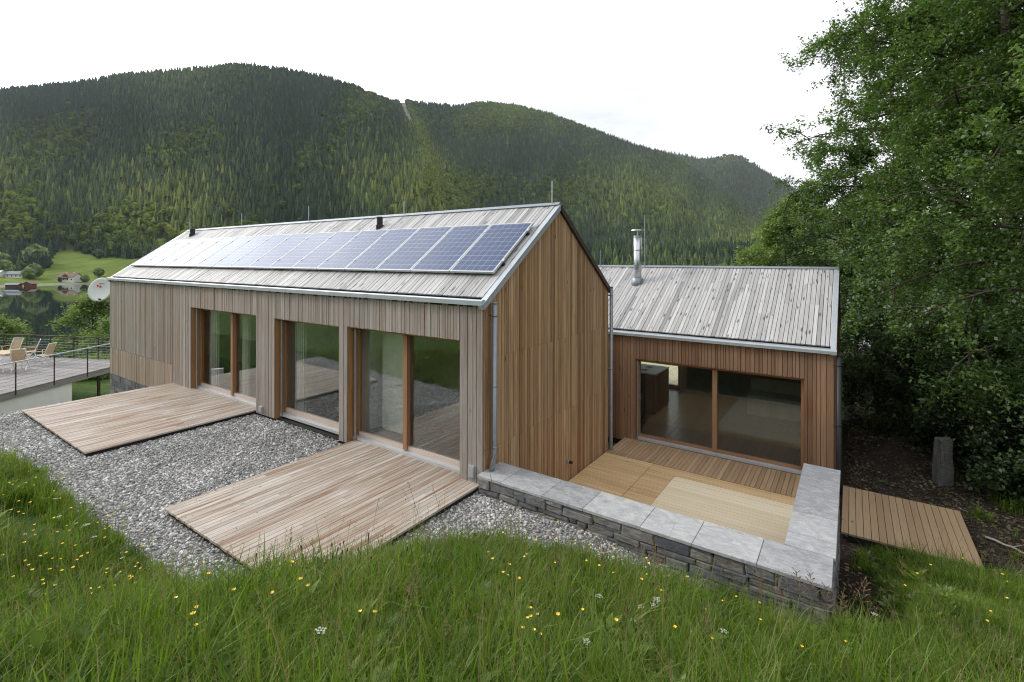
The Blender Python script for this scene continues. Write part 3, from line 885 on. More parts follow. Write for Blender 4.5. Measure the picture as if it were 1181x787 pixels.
# roof: boards on a dark deck, verge trims, zinc eaves
def roof_boards(mb, x0, x1, yE, zE_, yR, zR_, wmin, wmax, th=.026, gap=.011):
    d = V((0, yR - yE, zR_ - zE_)); L = np.linalg.norm(d); d /= L
    nrm = np.cross((1, 0, 0), d)
    if nrm[2] < 0: nrm = -nrm
    for a, b in widths(x0, x1, wmin, wmax):
        cuts = [0.0]
        if rnd.random() < .8: cuts.append(rnd.choice([.32, .48, .61, .74]) * L + rnd.uniform(-.02, .02))
        cuts.append(L + rnd.uniform(-.004, 0))
        t = th + rnd.uniform(-.005, .005)
        for c0, c1 in zip(cuts[:-1], cuts[1:]):
            O = V((0, yE, zE_))
            pol = [(a + gap / 2, c0 + .002), (b - gap / 2, c0 + .002), (b - gap / 2, c1 - .002), (a + gap / 2, c1 - .002)]
            if np.cross((1, 0, 0), d)[2] > 0: mb.prism(pol, O, (1, 0, 0), d, nrm, t)
            else: mb.prism(pol[::-1], O, (1, 0, 0), d, nrm, t)
def rz(y): return 2.935 + SLOPE * (y if y < HD / 2 else HD - y)
mb = MB(); roof_boards(mb, HX0 + .03, -.05, .09, rz(.09) - .022, HD / 2 - .006, ZR - .022, .075, .115); mb.build('roof_boards', M['roof'], house)
mb = MB(); roof_boards(mb, HX0 + .03, -.05, HD - .09, rz(.09) - .022, HD / 2 + .006, ZR - .022, .09, .13); mb.build('roof_boards', M['roof'], house)
mb = MB()
mb.prism([(0, rz(0) - .10), (HD / 2, ZR - .10), (HD, rz(0) - .10), (HD, rz(0) - .05), (HD / 2, ZR - .045), (0, rz(0) - .05)], (HX0, 0, 0), (0, 1, 0), (0, 0, 1), (1, 0, 0), -HX0 - .002)
mb.build('roof_deck', M['dark_core'], house)
mb = MB()
for sx in (1, -1):
    x_ = .004 if sx > 0 else HX0 - .004
    for y0, y1 in ((-.05, HD / 2),):
        a = V((x_, y0, rz(y0) - .055)); b = V((x_, y1, rz(y1) - .055))
        n_ = V((0, -SLOPE, 1)) / math.hypot(1, SLOPE)
        mb.beam(a, b, .11, .10, .5, up=(0, 0, 1)); mb.beam(a + V((sx * .022, 0, 0)) + n_ * .052, b + V((sx * .022, 0, 0)) + n_ * .052, .09, .014, .5)
mb.each('verge_trim', M['zinc_light'], house)
mb = MB()
for sx in (1, -1):
    x_ = .004 if sx > 0 else HX0 - .004
    a = V((x_, HD / 2, ZR - .055)); b = V((x_, HD + .05, rz(0) - .09))
    mb.beam(a, b, .11, .10, .5); 
mb.each('verge_board', M['rust_metal'], house)
mb = MB()
d = V((0, 1, SLOPE)); d /= np.linalg.norm(d)
mb.prism([(-.085, ZE), (-.03, ZE - .0), (.06, ZE + .02), (.085, rz(.085) - .045), (-.055, ZE + .095), (-.085, ZE + .075)], (HX0 - .05, 0, 0), (0, 1, 0), (0, 0, 1), (1, 0, 0), -HX0 + .10)
for k in range(1, 6):
    xx = HX0 + k * 2.76
    mb.box(xx - .004, xx + .004, -.089, -.083, ZE - .001, ZE + .079)
mb.build('eaves_gutter', M['zinc_light'], house)
mb = MB(); mb.box(HX0 - .05, .05, HD + .0, HD + .11, ZE - .02, ZE + .06); mb.build('eaves_gutter', M['zinc_light'], house)
mb = MB(); mb.beam((HX0 - .04, HD / 2 - .035, ZR + .012), (.04, HD / 2 - .035, ZR + .012), .10, .012, .5, up=(0, -SLOPE, 1)); mb.beam((HX0 - .04, HD / 2 + .04, ZR + .010), (.04, HD / 2 + .04, ZR + .010), .10, .012, .5, up=(0, SLOPE, 1))
mb.each('ridge_cap', M['zinc'], house)
for x_, h in ((-16.41, .47), (-12.46, .48), (-8.54, .49), (-4.45, .37), (-.15, .49)):
    mb = MB(); mb.tube([(x_, HD / 2, ZR - .02), (x_, HD / 2, ZR + h)], .014, 6); mb.tube([(x_, HD / 2, ZR - .02), (x_, HD / 2, ZR + .05)], .022, 6); mb.build('lightning_rod', M['zinc_light'], house)
for x_, y_, h, w in ((-15.39, 2.15, .26, .085), (-4.83, 2.02, .27, .075)):
    z0 = rz(y_)
    mb = MB()
    mb.tube([(x_, y_, z0 - .08), (x_, y_, z0 + .07), (x_, y_, z0 + .075), (x_, y_, z0 + h)], [w * 1.3, w * 1.3, w, w], 14)
    mb.tube([(x_, y_, z0 + h - .03), (x_, y_, z0 + h), (x_, y_, z0 + h + .01)], [w * 1.1, w * 1.12, w * .9], 14)
    mb.build('vent_pipe', M['black_plastic'], house, False)
# downpipes
def downpipe(name, x, y, ztop, zbot, rad, mat, parent, foot=(0, 0), br=(-1, 0), n=12):
    mb = MB()
    pts = [(x, y, ztop), (x, y, zbot + .22), (x + foot[0] * .5, y + foot[1] * .5, zbot + .13), (x + foot[0], y + foot[1], zbot + .05), (x + foot[0], y + foot[1], zbot)]
    mb.tube(pts, [rad, rad, rad, rad, rad * 1.03], n)
    mb.tube([(x, y, ztop - .01), (x, y, ztop + .012)], [rad * 1.12, rad * 1.12], n)
    for z_ in (ztop - .2, (ztop + zbot) / 2, zbot + .35):
        mb.tube([(x, y, z_ - .012), (x, y, z_ + .012)], rad * 1.14, n)
        mb.tube([(x, y, z_), (x + br[0] * .1, y + br[1] * .1, z_)], .018, 6)
    return mb.build(name, mat, parent, True)
downpipe('downpipe', .095, .20, 2.90, .215, .042, M['zinc'], house, (0, -.07))
downpipe('downpipe', .075, 4.95, 2.95, -1.0, .042, M['zinc'], house)
mb = MB(); mb.tube([(0, 2.8, -.55), (.09, 2.8, -.55)], .022, 8); mb.tube([(.085, 2.8, -.55), (.15, 2.8, -.555)], .032, 8, mi=1); mb.tube([(.06, 2.8, -.55), (.06, 2.8, -.49)], .012, 6)
mb.build('garden_tap', [M['steel'], M['black_plastic']], house)
mb = MB(); mb.box(-6.63, -6.50, -.055, .0, .02, .15); mb.box(-6.62, -6.51, -.062, -.055, .03, .14); mb.build('socket_box', M['grey_plastic'], house)
# corner socket boxes near the right corner
mb = MB(); mb.box(-.27, -.15, -.035, .0, .08, .27); mb.box(-.26, -.16, -.042, -.035, .10, .25); mb.build('meter_box', M['grey_plastic'], house)

def reveal(x0, x1, zt, zb, y0, y1, parent, yoff=0):
    mb = MB()
    n = 3
    for side, sgn in ((x0, 1), (x1, -1)):
        for k in range(n):
            ya, yb_ = y0 + (y1 - y0) * k / n, y0 + (y1 - y0) * (k + 1) / n - .004
            xa, xb = (side, side + .02) if sgn > 0 else (side - .02, side)
            mb.box(xa, xb, ya, yb_, zb, zt - .021)
    for k in range(n):
        ya, yb_ = y0 + (y1 - y0) * k / n, y0 + (y1 - y0) * (k + 1) / n - .004
        mb.box(x0, x1, ya, yb_, zt - .02, zt, axis='x')
    mb.each('reveal', M['reveal'], parent)

def glazed_door(parent, x0, x1, zb, zt, yf, mull, rail_x, sill_h=.10, name='sliding_door', sill='wood', dark_right=None, fr=.055, rail_mat='zinc', gm='glass'):
    """frame with leaves; panes, mullion, sill and guide rail are its sub-parts"""
    mb = MB()
    mb.box(x0, x0 + fr, yf, yf + .07, zb, zt); mb.box(x1 - fr, x1, yf, yf + .07, zb, zt)
    mb.box(x0 + fr, x1 - fr, yf, yf + .07, zt - fr, zt, axis='x')
    f = mb.build(name, M['frame'], parent)
    mb = MB(); mb.box(x0 + fr, x1 - fr, yf, yf + .07, zb, zb + sill_h, axis='x')
    mb.build('bottom_rail', M['sill_wood'] if sill == 'wood' else M['frame'], f)
    edges = [x0 + fr] + [m for m in mull] + [x1 - fr]
    for k in range(len(edges) - 1):
        a = edges[k] + (.05 if k else 0); b = edges[k + 1] - (.05 if k < len(edges) - 2 else 0)
        yy = yf + .03 + .02 * (k % 2)
        mb = MB(); mb.box(a, b, yy, yy + .012, zb + sill_h, zt - fr); mb.build('pane', M[gm], f)
    for m in mull:
        mb = MB(); mb.box(m - .05, m + .05, yf - .035, yf + .075, zb + sill_h * .4, zt - fr - .002); mb.build('mullion', M['frame'], f)
    mb = MB(); mb.box(x0, x1, yf - .11, yf - .003, zb - .035, zb + .02, axis='x'); mb.build('sill', M['alu'], f)
    mb = MB(); mb.tube([(rail_x, yf - .13, zb), (rail_x, yf - .13, zt - .03)], .022, 8); mb.tube([(rail_x, yf - .13, zt - .12), (rail_x, yf - .02, zt - .08)], .012, 6); mb.build('guide_rail', M[rail_mat], f)
    return f

YF = .24
for k, (o_, mull) in enumerate(zip(OPEN, ([-8.44], [], [-1.99]))):
    reveal(o_[0], o_[1], o_[3], o_[2] + .0, .03, .34, house)
    glazed_door(house, o_[0] + .02, o_[1] - .02, .02, o_[3] - .02, YF, mull, o_[0] + .12, .10 if k != 1 else .13,
                'sliding_door' if k != 1 else 'window')

# rooms behind the glass
mb = MB(); mb.box(HX0 + .35, -.35, .36, HD - .36, -.10, 0.0, axis='x'); mb.build('room_floor', M['int_floor'], house)
mb = MB(); mb.box(HX0 + .35, -.35, .36, HD - .36, 2.62, 2.70); mb.build('room_ceiling', M['int_wall'], house)
mb = MB()
mb.box(HX0 + .35, -.35, 2.6, 2.7, 0.002, 2.618)
mb.each('partition', M['int_wall'], house)
mb = MB()
for k in range(22): mb.box(-10.8, -7.0, 2.57, 2.597, .01 + k * .118, .122 + k * .118, axis='x')
mb.build('panelled_wall', M['int_wood'], house)
mb = MB(); mb.box(-6.5, -6.4, .36, 2.59, .004, 2.616); mb.box(-3.6, -3.5, .36, 2.59, .004, 2.616); mb.each('partition', M['int_wall'], house)
mb = MB(); mb.box(-3.30, -2.62, .80, .84, .04, 2.14); mb.build('inner_door', M['int_white'], house)
mb = MB(); mb.tube([(-2.69, .79, 1.05), (-2.69, .73, 1.05), (-2.80, .73, 1.05)], .011, 6); mb.build('door_handle', M['steel'], house)
for xa, xb in ((-10.18, -9.72), (-8.36, -8.05), (-5.95, -5.55)):
    mb = MB(); n_ = 16
    for k in range(n_):
        a = xa + (xb - xa) * k / n_; b = xa + (xb - xa) * (k + 1) / n_; dy = .03 * math.sin(k * 2.2)
        mb.prism([(a, .06), (b, .06), (b, 2.2), (a, 2.2)], (0, .46 + dy, 0), (1, 0, 0), (0, 0, 1), (0, -1, 0), .012)
    mb.build('curtain', M['int_wall'], house)

# solar panels, each one a thing of its own lying on the roof
PX_W, PY0, PY1 = 1.0037, .47, 1.747
d_roof = V((0, 1, SLOPE)) / math.hypot(1, SLOPE); n_roof = V((0, -SLOPE, 1)) / math.hypot(1, SLOPE)
PL = (PY1 - PY0) * math.hypot(1, SLOPE)
def make_panel():
    t = thing('solar_panel', 'blue framed solar panel mounted on the grey board roof', 'solar panel', (0, 0, 0), 'solar panels in a row on the roof')
    mb = MB(); w = PX_W - .022; fw_ = .022
    O = n_roof * 0.0
    def bar(a0, a1, t0, t1, h): mb.prism([(a0, t0), (a1, t0), (a1, t1), (a0, t1)], O + n_roof * (h - .04), (1, 0, 0), d_roof, n_roof, .04)
    bar(0, w, 0, fw_, .0); bar(0, w, PL - fw_, PL, .0); bar(0, fw_, fw_, PL - fw_, .0); bar(w - fw_, w, fw_, PL - fw_, .0)
    mb.build('panel_frame', M['alu'], t)
    mb = MB(); b = len(mb.v)
    q = [(fw_, fw_), (w - fw_, fw_), (w - fw_, PL - fw_), (fw_, PL - fw_)]
    pad = .03
    mb.prism(q, O + n_roof * (-.03), (1, 0, 0), d_roof, n_roof, .026, .5)
    uvq = [(0, 0), (1, 0), (1, 1), (0, 1)]
    mb.uv[0:4] = [(-.012, -.01), (1.012, -.01), (1.012, 1.01), (-.012, 1.01)]
    mb.build('cells', M['cells'], t)
    mb = MB()
    for tt in (.28, 1.25):
        mb.prism([(-.03, tt), (w + .03, tt), (w + .03, tt + .05), (-.03, tt + .05)], O + n_roof * (-.085), (1, 0, 0), d_roof, n_roof, .04)
    mb.each('mounting_rail', M['dark_metal'], t)
    mb = MB()
    for tt in (.30, 1.27): mb.prism([(w - .012, tt), (w + .034, tt), (w + .034, tt + .06), (w - .012, tt + .06)], O + n_roof * .0, (1, 0, 0), d_roof, n_roof, .008)
    mb.each('clamp', M['alu'], t)
    return t
pbase = V((0, PY0, 3.373 + .0))
panel0 = make_panel()
NP = 16
for i in range(NP):
    p = panel0 if i == 0 else copy_tree(panel0)
    p.location = (-.12 - (i + 1) * PX_W, PY0, rz(PY0) + .125)
    if i == 0: p['label'] = 'rightmost solar panel of the roof row, beside the gable verge'; 
    elif i == NP - 1: p['label'] = 'leftmost solar panel of the roof row, at the far end of the house'
    else: p['label'] = ['second', 'third', 'fourth', 'fifth', 'sixth', 'seventh', 'eighth', 'ninth', 'tenth', 'eleventh', 'twelfth', 'thirteenth', 'fourteenth', 'fifteenth'][i - 1] + ' blue solar panel of the roof row, counted from the gable end'

# satellite dish at the left end
dish = thing('satellite_dish', 'round light grey satellite dish with two red dots on the far house corner', 'satellite dish', (-16.6, .35, 2.35))
dc = V((-17.50, -.02, 2.50)); dn = V((.45, -.82, .22)); dn /= np.linalg.norm(dn)
ds = np.cross((0, 0, 1.0), dn); ds /= np.linalg.norm(ds); du = np.cross(dn, ds)
mb = MB(); nr, na = 6, 40; RD, HDI = .47, .44
for i in range(nr + 1):
    rr = i / nr
    for k in range(na):
        a = 2 * math.pi * k / na
        mb.v.append(dc + ds * RD * rr * math.cos(a) + du * HDI * rr * math.sin(a) + dn * (.07 * rr * rr - .07))
nb = len(mb.v)
for i in range(nr + 1):
    rr = i / nr
    for k in range(na):
        a = 2 * math.pi * k / na
        mb.v.append(dc + ds * RD * rr * math.cos(a) + du * HDI * rr * math.sin(a) + dn * (.07 * rr * rr - .082))
for i in range(nr):
    for k in range(na):
        k2 = (k + 1) % na
        mb.face([i * na + k, (i + 1) * na + k, (i + 1) * na + k2, i * na + k2]); mb.face([nb + i * na + k, nb + i * na + k2, nb + (i + 1) * na + k2, nb + (i + 1) * na + k])
for k in range(na):
    k2 = (k + 1) % na
    mb.face([nr * na + k, nb + nr * na + k, nb + nr * na + k2, nr * na + k2])
mb.build('reflector', M['dish'], dish, True)
mb = MB()
for cx_, cy_ in ((-.16, .15), (-.055, .12)):
    rr2 = (cx_ / RD) ** 2 + (cy_ / HDI) ** 2
    c_ = dc + ds * cx_ + du * cy_ + dn * (.07 * rr2 - .06)
    mb.prism([(.042 * math.cos(t), .042 * math.sin(t)) for t in np.linspace(0, 2 * math.pi, 16, endpoint=False)], c_, ds, du, dn, .004)
mb.build('emblem', M['red'], dish)
mb = MB()
for k in range(9):
    c_ = dc + ds * (-.11 + k * .022) + du * .215 + dn * (-.04)
    mb.prism([(0, 0), (.014, 0), (.014, .022 - .006 * (k % 2)), (0, .022)], c_, ds, du, dn, .004)
mb.build('lettering', M['ink'], dish)
mb = MB(); mb.tube([dc - dn * .09, dc - dn * .22, V((-16.55, .35, 2.4))], .025, 8); mb.tube([dc - du * HDI * .95, dc - du * .42 + dn * .12 - du * .06], .014, 6); mb.build('mast', M['dark_metal'], dish)
mb = MB(); mb.tube([dc + ds * .14 - du * .36 + dn * .02, dc + ds * .14 - du * .36 + dn * .10], .03, 8); mb.build('receiver', M['black_plastic'], dish)

# ------------------------------------------------------------------ annexe
AX1, AY, AZE = 4.56, 5.93, 1.67
AZR, AYR = 3.40, 8.82
AS = (AZR - 1.80) / (AYR - 6.02)
AX0, AYB = -4.0, 11.7
ann = thing('timber_annexe', 'smaller red brown timber annexe with silver board roof and a wide sliding window', 'annexe', (.3, 8.8, -1.1))
AO = (.3, 4.04, -.98, 1.09)
mb = MB(); clad_x(mb, AX0, AX1, -1.05, AZE + .02, AY + .024, [AO], wmin=.05, wmax=.10); mb.build('front_cladding', M['annexe_clad'], ann)
mb = MB(); topa = lambda y: min(1.74 + AS * (y - AY), 1.74 + AS * (2 * AYR - AY - y)) - .03
gable_boards(mb, AX1 - .022, AY + .03, AYB, -1.3, topa, [1.5], wmin=.07, wmax=.12, apex=AYR); mb.build('side_cladding', M['annexe_clad'], ann)
mb = MB()
mb.box(AX0, AO[0] - .02, AY + .03, AY + .34, -1.4, 1.70); mb.box(AO[1] + .02, AX1 - .03, AY + .03, AY + .34, -1.4, 1.70)
mb.box(AO[0] - .02, AO[1] + .02, AY + .03, AY + .34, 1.11, 1.70); mb.box(AO[0] - .02, AO[1] + .02, AY + .06, AY + .34, -1.4, -.985)
mb.prism([(AY + .34, -1.4), (AYB - .03, -1.4), (AYB - .03, 1.7), (AYR, AZR - .14), (AY + .34, 1.78)], (AX1 - .03, 0, 0), (0, 1, 0), (0, 0, 1), (1, 0, 0), -.3)
mb.box(AX0, -3.8, AYB - .3, AYB, -1.4, 1.7); mb.box(-.12, AX1 - .34, AYB - .3, AYB, -1.4, 1.7); mb.box(-3.8, -.12, AYB - .3, AYB, 1.42, 1.7); mb.box(-3.8, -.12, AYB - .3, AYB, -1.4, -.96)
mb.box(AX0 - .3, AX0, AY, AYB, -1.4, 1.7)
mb.each('wall_core', M['dark_core'], ann)
def arz(y): return 1.80 + AS * (min(y, 2 * AYR - y) - 6.02)
mb = MB(); roof_boards(mb, AX0, AX1 - .05, AY + .11, arz(AY + .11) - .022, AYR - .006, AZR - .022, .075, .105); mb.build('roof_boards', M['roof'], ann)
mb = MB(); roof_boards(mb, AX0, AX1 - .05, 2 * AYR - AY - .11, arz(AY + .11) - .022, AYR + .006, AZR - .022, .09, .12); mb.build('roof_boards', M['roof'], ann)
mb = MB(); ye2 = 2 * AYR - AY
mb.prism([(AY, arz(AY) - .10), (AYR, AZR - .10), (ye2, arz(AY) - .10), (ye2, arz(AY) - .05), (AYR, AZR - .045), (AY, arz(AY) - .05)], (AX0, 0, 0), (0, 1, 0), (0, 0, 1), (1, 0, 0), AX1 - AX0)
mb.build('roof_deck', M['dark_core'], ann)
mb = MB()
mb.beam((AX1 - .01, AY - .06, arz(AY - .06) - .035), (AX1 - .01, AYR, AZR - .035), .10, .10, .5); mb.beam((AX1 - .01, AYR, AZR - .035), (AX1 - .01, ye2 + .06, arz(AY - .06) - .035), .10, .10, .5)
mb.each('verge_trim', M['zinc_light'], ann)
mb = MB()
mb.prism([(AY - .095, AZE), (AY - .03, AZE), (AY + .08, AZE + .03), (AY + .105, arz(AY + .105) - .045), (AY - .07, AZE + .085), (AY - .095, AZE + .065)], (-.9, 0, 0), (0, 1, 0), (0, 0, 1), (1, 0, 0), AX1 + .9 + .05)
mb.build('eaves_gutter', M['zinc_light'], ann)
mb = MB(); mb.beam((AX0, AYR - .035, AZR + .012), (AX1 + .04, AYR - .035, AZR + .012), .10, .012, .5, up=(0, -AS, 1)); mb.beam((AX0, AYR + .04, AZR + .010), (AX1 + .04, AYR + .04, AZR + .010), .10, .012, .5, up=(0, AS, 1))
mb.each('ridge_cap', M['zinc'], ann)
downpipe('downpipe', AX1 + .09, AY - .02, AZE - .02, -1.2, .048, M['dark_metal'], ann)
for x_, h in ((-1.97, .52), (-.47, 1.62)):
    mb = MB(); mb.tube([(x_, AYR, AZR - .02), (x_, AYR, AZR + h)], .014, 6); mb.tube([(x_, AYR, AZR - .02), (x_, AYR, AZR + .06)], .022, 6); mb.build('lightning_rod', M['zinc'], ann)
cx_, cy_ = -.40, 8.0; cz_ = arz(cy_)
mb = MB(); mb.tube([(cx_, cy_, cz_ - .2), (cx_, cy_, cz_ + 1.40)], .115, 20, cap=True)
mb.build('chimney', M['steel'], ann, True)
chim = [o for o in ann.children if o.name.startswith('chimney')][0]
mb = MB()
for zz in (.34, .95, 1.36): mb.tube([(cx_, cy_, cz_ + zz), (cx_, cy_, cz_ + zz + .03)], .122, 20)
mb.each('band', M['steel'], chim, False)
mb = MB(); mb.tube([(cx_, cy_, cz_ - .18), (cx_, cy_, cz_ + .12), (cx_, cy_, cz_ + .15)], [.20, .16, .12], 20); mb.build('flashing', M['zinc'], chim, True)
mb = MB(); mb.tube([(cx_, cy_, cz_ + 1.40), (cx_, cy_, cz_ + 1.56)], .016, 6); mb.tube([(cx_, cy_, cz_ + 1.55), (cx_, cy_, cz_ + 1.575)], [.2, .19], 20); mb.build('rain_cap', M['steel'], chim)
mb = MB(); mb.tube([(cx_ + .13, cy_, cz_ + 1.3), (cx_ + .24, cy_ + .05, cz_ + 1.3), (cx_ + .24, cy_ + .05, cz_ + .6), (cx_ + .13, cy_, cz_ + .6)], .010, 6); mb.build('bracket', M['zinc'], chim)

reveal(AO[0], AO[1], AO[3], AO[2], AY + .03, AY + .34, ann)
sd = glazed_door(ann, AO[0] + .02, AO[1] - .02, -.95, AO[3] - .02, AY + .16, [2.2], AO[0] + .06, .09, 'sliding_window', 'frame', fr=.06, gm='clear_glass')
mb = MB(); mb.tube([(AO[0] + .10, AY + .15, 0.05), (AO[0] + .10, AY + .10, .05), (AO[0] + .10, AY + .10, .18)], .012, 6); mb.build('handle', M['steel'], sd)
mb = MB()
for a, b in widths(AX0, AX1 - .36, .14, .2): mb.box(a, b - .004, AY + .36, AYB - .32, -1.0, -.95, axis='y')
mb.build('room_floor', M['int_floor'], ann)
mb = MB(); mb.box(AX0, AX1 - .36, AY + .345, AYB - .31, 1.5, 1.56); mb.build('room_ceiling', M['int_wall'], ann)
mb = MB(); mb.box(-.1, AX1 - .36, AYB - .36, AYB - .32, -.94, 1.49); mb.box(AX1 - .40, AX1 - .362, AY + .36, AYB - .37, -.94, 1.49); mb.each('partition', M['int_wall'], ann)
mb = MB(); mb.box(-3.78, -.14, AYB - .2, AYB - .19, -.95, 1.41); mb.build('pane', M['clear_glass'], ann)  # window widened where the island hides it, added to light the room
mb = MB(); mb.box(-.19, -.121, AYB - .24, AYB - .14, -.95, 1.41); mb.box(-3.78, -.191, AYB - .24, AYB - .14, -.955, -.83, axis='x'); mb.build('rear_window_frame', M['frame'], ann)
isl = thing('kitchen_island', 'black kitchen island with pale worktop seen through the annexe window', 'kitchen island', (-.6, 8.7, -.95))
mb = MB(); mb.box(-1.35, .13, 8.1, 9.3, -.95, .22); mb.build('cabinet', M['island_black'], isl)
mb = MB()
for k in range(3): mb.box(-1.33 + k * .49, -.86 + k * .49, 8.082, 8.099, -.84, .20)
for k in range(2): mb.box(.131, .148, 8.12 + k * .59, 8.69 + k * .59, -.84, .20)
mb.each('cabinet_door', M['island_black'], isl)
mb = MB(); mb.box(-1.37, .15, 8.08, 9.32, .221, .25); mb.build('worktop', M['worktop'], isl)
mb = MB()
for a, b in ((-.75, 8.5), (-.35, 8.5), (-.75, 8.95), (-.35, 8.95)):
    mb.tube([(a, b, .2505), (a, b, .256)], .11, 18)
mb.each('hob', M['black_plastic'], isl)

sofa = thing('sofa', 'long pale grey sofa block inside the annexe window', 'sofa', (3.2, 10.3, -.95))
mb = MB(); mb.box(2.3, AX1 - .45, 9.75, 10.75, -.945, -.50); mb.build('base', M['int_wall'], sofa)
mb = MB(); mb.box(2.32, AX1 - .47, 9.73, 10.45, -.498, -.36); mb.build('cushion', M['int_white'], sofa)
mb = MB(); mb.box(2.3, AX1 - .45, 10.46, 10.75, -.498, .0); mb.build('backrest', M['int_white'], sofa)

# ------------------------------------------------------------------ decks
def deck_y(mb, x0, x1, y0, y1, z, w=.092, gap=.008, th=.03, cut=True):
    x = x0
    while x < x1 - .02:
        b = min(x + w, x1)
        cuts = [y0 + rnd.uniform(-.006, .004)]
        if cut and rnd.random() < .75: cuts.append(y0 + (y1 - y0) * rnd.uniform(.25, .75))
        cuts.append(y1)
        dz = rnd.uniform(-.0015, .0015)
        for c0, c1 in zip(cuts[:-1], cuts[1:]): mb.box(x, b - gap, c0 + .001, c1 - .001, z - th + dz, z + dz, axis='y')
        x += w
def deck_x(mb, x0, x1, y0, y1, z, w=.092, gap=.008, th=.03, cut=True):
    y = y0
    while y < y1 - .02:
        b = min(y + w, y1)
        cuts = [x0]
        if cut and rnd.random() < .6: cuts.append(x0 + (x1 - x0) * rnd.uniform(.25, .75))
        cuts.append(x1); dz = rnd.uniform(-.0015, .0015)
        for c0, c1 in zip(cuts[:-1], cuts[1:]): mb.box(c0 + .001, c1 - .001, y, b - gap, z - th + dz, z + dz, axis='x')
        y += w
def deck(name, label, x0, x1, y0, y1, z):
    t = thing(name, label, 'deck', ((x0 + x1) / 2, (y0 + y1) / 2, z - .1))
    mb = MB(); deck_y(mb, x0, x1, y0, y1, z); mb.build('deck_boards', M['deck_grey'], t)
    mb = MB(); mb.box(x0 + .03, x1 - .03, y0 + .03, y1 - .03, z - .13, z - .033, axis='x'); mb.build('subframe', M['dark_core'], t)
    return t
deck('wooden_deck', 'weathered pinkish grey timber deck in front of the far sliding door', -11.42, -6.88, -3.18, .13, 0.0)
deck('wooden_deck', 'weathered timber deck with brown streaks beside the near sliding door and stone wall', -3.32, -.03, -3.2, .13, 0.0)
court = thing('courtyard_deck', 'sunken courtyard deck of fresh yellow and brown boards between gable and annexe', 'deck', (2, 3, -1.1))
ZC = -.98
mb = MB(); deck_y(mb, .03, 4.6, 4.74, AY - .005, ZC, cut=False); mb.build('brown_boards', M['deck_brown'], court)['label'] = 'brown boards running towards the annexe window'
mb = MB(); deck_x(mb, .03, 1.185, .5, 4.73, ZC, cut=False); deck_x(mb, 1.195, 4.20, 4.37, 4.73, ZC); deck_x(mb, 1.195, 1.765, .5, 4.365, ZC, cut=False)
mb.build('yellow_boards', M['deck_yellow'], court)
mb = MB(); deck_x(mb, 1.77, 4.20, .5, 4.365, ZC, w=.118, gap=.007); mb.build('pale_boards', M['deck_pale'], court)['label'] = 'pale new boards in front of the stone wall'
mb = MB(); mb.box(.05, 4.18, .5, 5.9, ZC - .13, ZC - .034, axis='x'); mb.build('subframe', M['dark_core'], court)
rd = thing('rear_deck', 'bright pale deck outside the rear window of the annexe', 'deck', (-1.5, 13.5, -1.2))
mb = MB(); deck_y(mb, -4.5, 1.5, AYB + .02, 15.5, -1.0, cut=False); mb.build('deck_boards', M['deck_pale'], rd)
mb = MB(); mb.box(-4.4, 1.4, AYB + .1, 15.4, -2.6, -1.034); mb.build('subframe', M['dark_core'], rd)
# side strip beyond the leg wall, walkway
wk = thing('wooden_walkway', 'tan plank walkway leading from the courtyard to the dirt path', 'walkway', (5.6, 4.8, -1.1))
mb = MB(); deck_y(mb, 4.72, 6.5, 3.80, 5.87, ZC, w=.105, cut=False); mb.build('deck_boards', M['walkway'], wk)
mb = MB()
for yy in (3.84, 4.8, 5.76): mb.box(4.74, 6.48, yy, yy + .07, ZC - .13, ZC - .034, axis='x')
mb.each('joist', M['dark_core'], wk)

# ------------------------------------------------------------------ stone wall with coping
wall = thing('stone_wall', 'low dark stone wall with pale quartzite coping around the courtyard', 'wall', (3, .1, -.5))
def stone_face(mb, a0, a1, z0, z1, place, seed):
    r = random.Random(seed); z = z0
    while z < z1 - .01:
        h = r.uniform(.035, .13)
        if z + h > z1 - .05: h = z1 - z
        a = a0
        while a < a1 - .005:
            w = r.uniform(.12, .52) * (1 if h > .07 else 1.4)
            if a + w > a1 - .08: w = a1 - a
            fs = r.uniform(.3, .7); sub = [(z, z + h)] if (h < .10 or r.random() < .45) else [(z, z + h * fs), (z + h * fs, z + h)]
            for s0, s1 in sub:
                j = lambda q: r.uniform(-q, q) * 1.6
                pol = [(a + .006 + j(.004), s0 + .005 + j(.006)), (a + w - .006 + j(.004), s0 + .005 + j(.006)), (a + w - .006 + j(.012), s1 - .004 + j(.008)), (a + .006 + j(.012), s1 - .004 + j(.008))]
                place(pol, r.uniform(.0, .03), r.random())
            a += w
        z += h
def bevel_stone(mb, pol, O, eS, eT, eN, th, rr):
    """stone with chamfered front edges"""
    O, eS, eT, eN = V(O), V(eS), V(eT), V(eN); b = len(mb.v)
    c = np.mean(np.array(pol), 0)
    rings = [(0.0, 1.0), (th - .014, 1.0), (th, .86)]
    for h, s in rings:
        for p in pol:
            q = c + (np.array(p) - c) * (1.0 if s == 1.0 else 1 - .018 / max(.04, np.linalg.norm(np.array(p) - c)))
            hh = h + (rnd.uniform(-.006, .008) if h else 0)
            mb.v.append(O + eS * q[0] + eT * q[1] + eN * hh)
    for k in range(2):
        for i in range(4):
            j = (i + 1) % 4
            mb.face([b + k * 4 + i, b + k * 4 + j, b + k * 4 + 4 + j, b + k * 4 + 4 + i], None, rr)
    mb.face([b + 8, b + 9, b + 10, b + 11], None, rr)
mb = MB()
stone_face(mb, .02, 4.69, -.62, .165, lambda p, d, r_: bevel_stone(mb, p, (0, -.06, 0), (1, 0, 0), (0, 0, 1), (0, -1, 0), .045 + d, r_), 3)
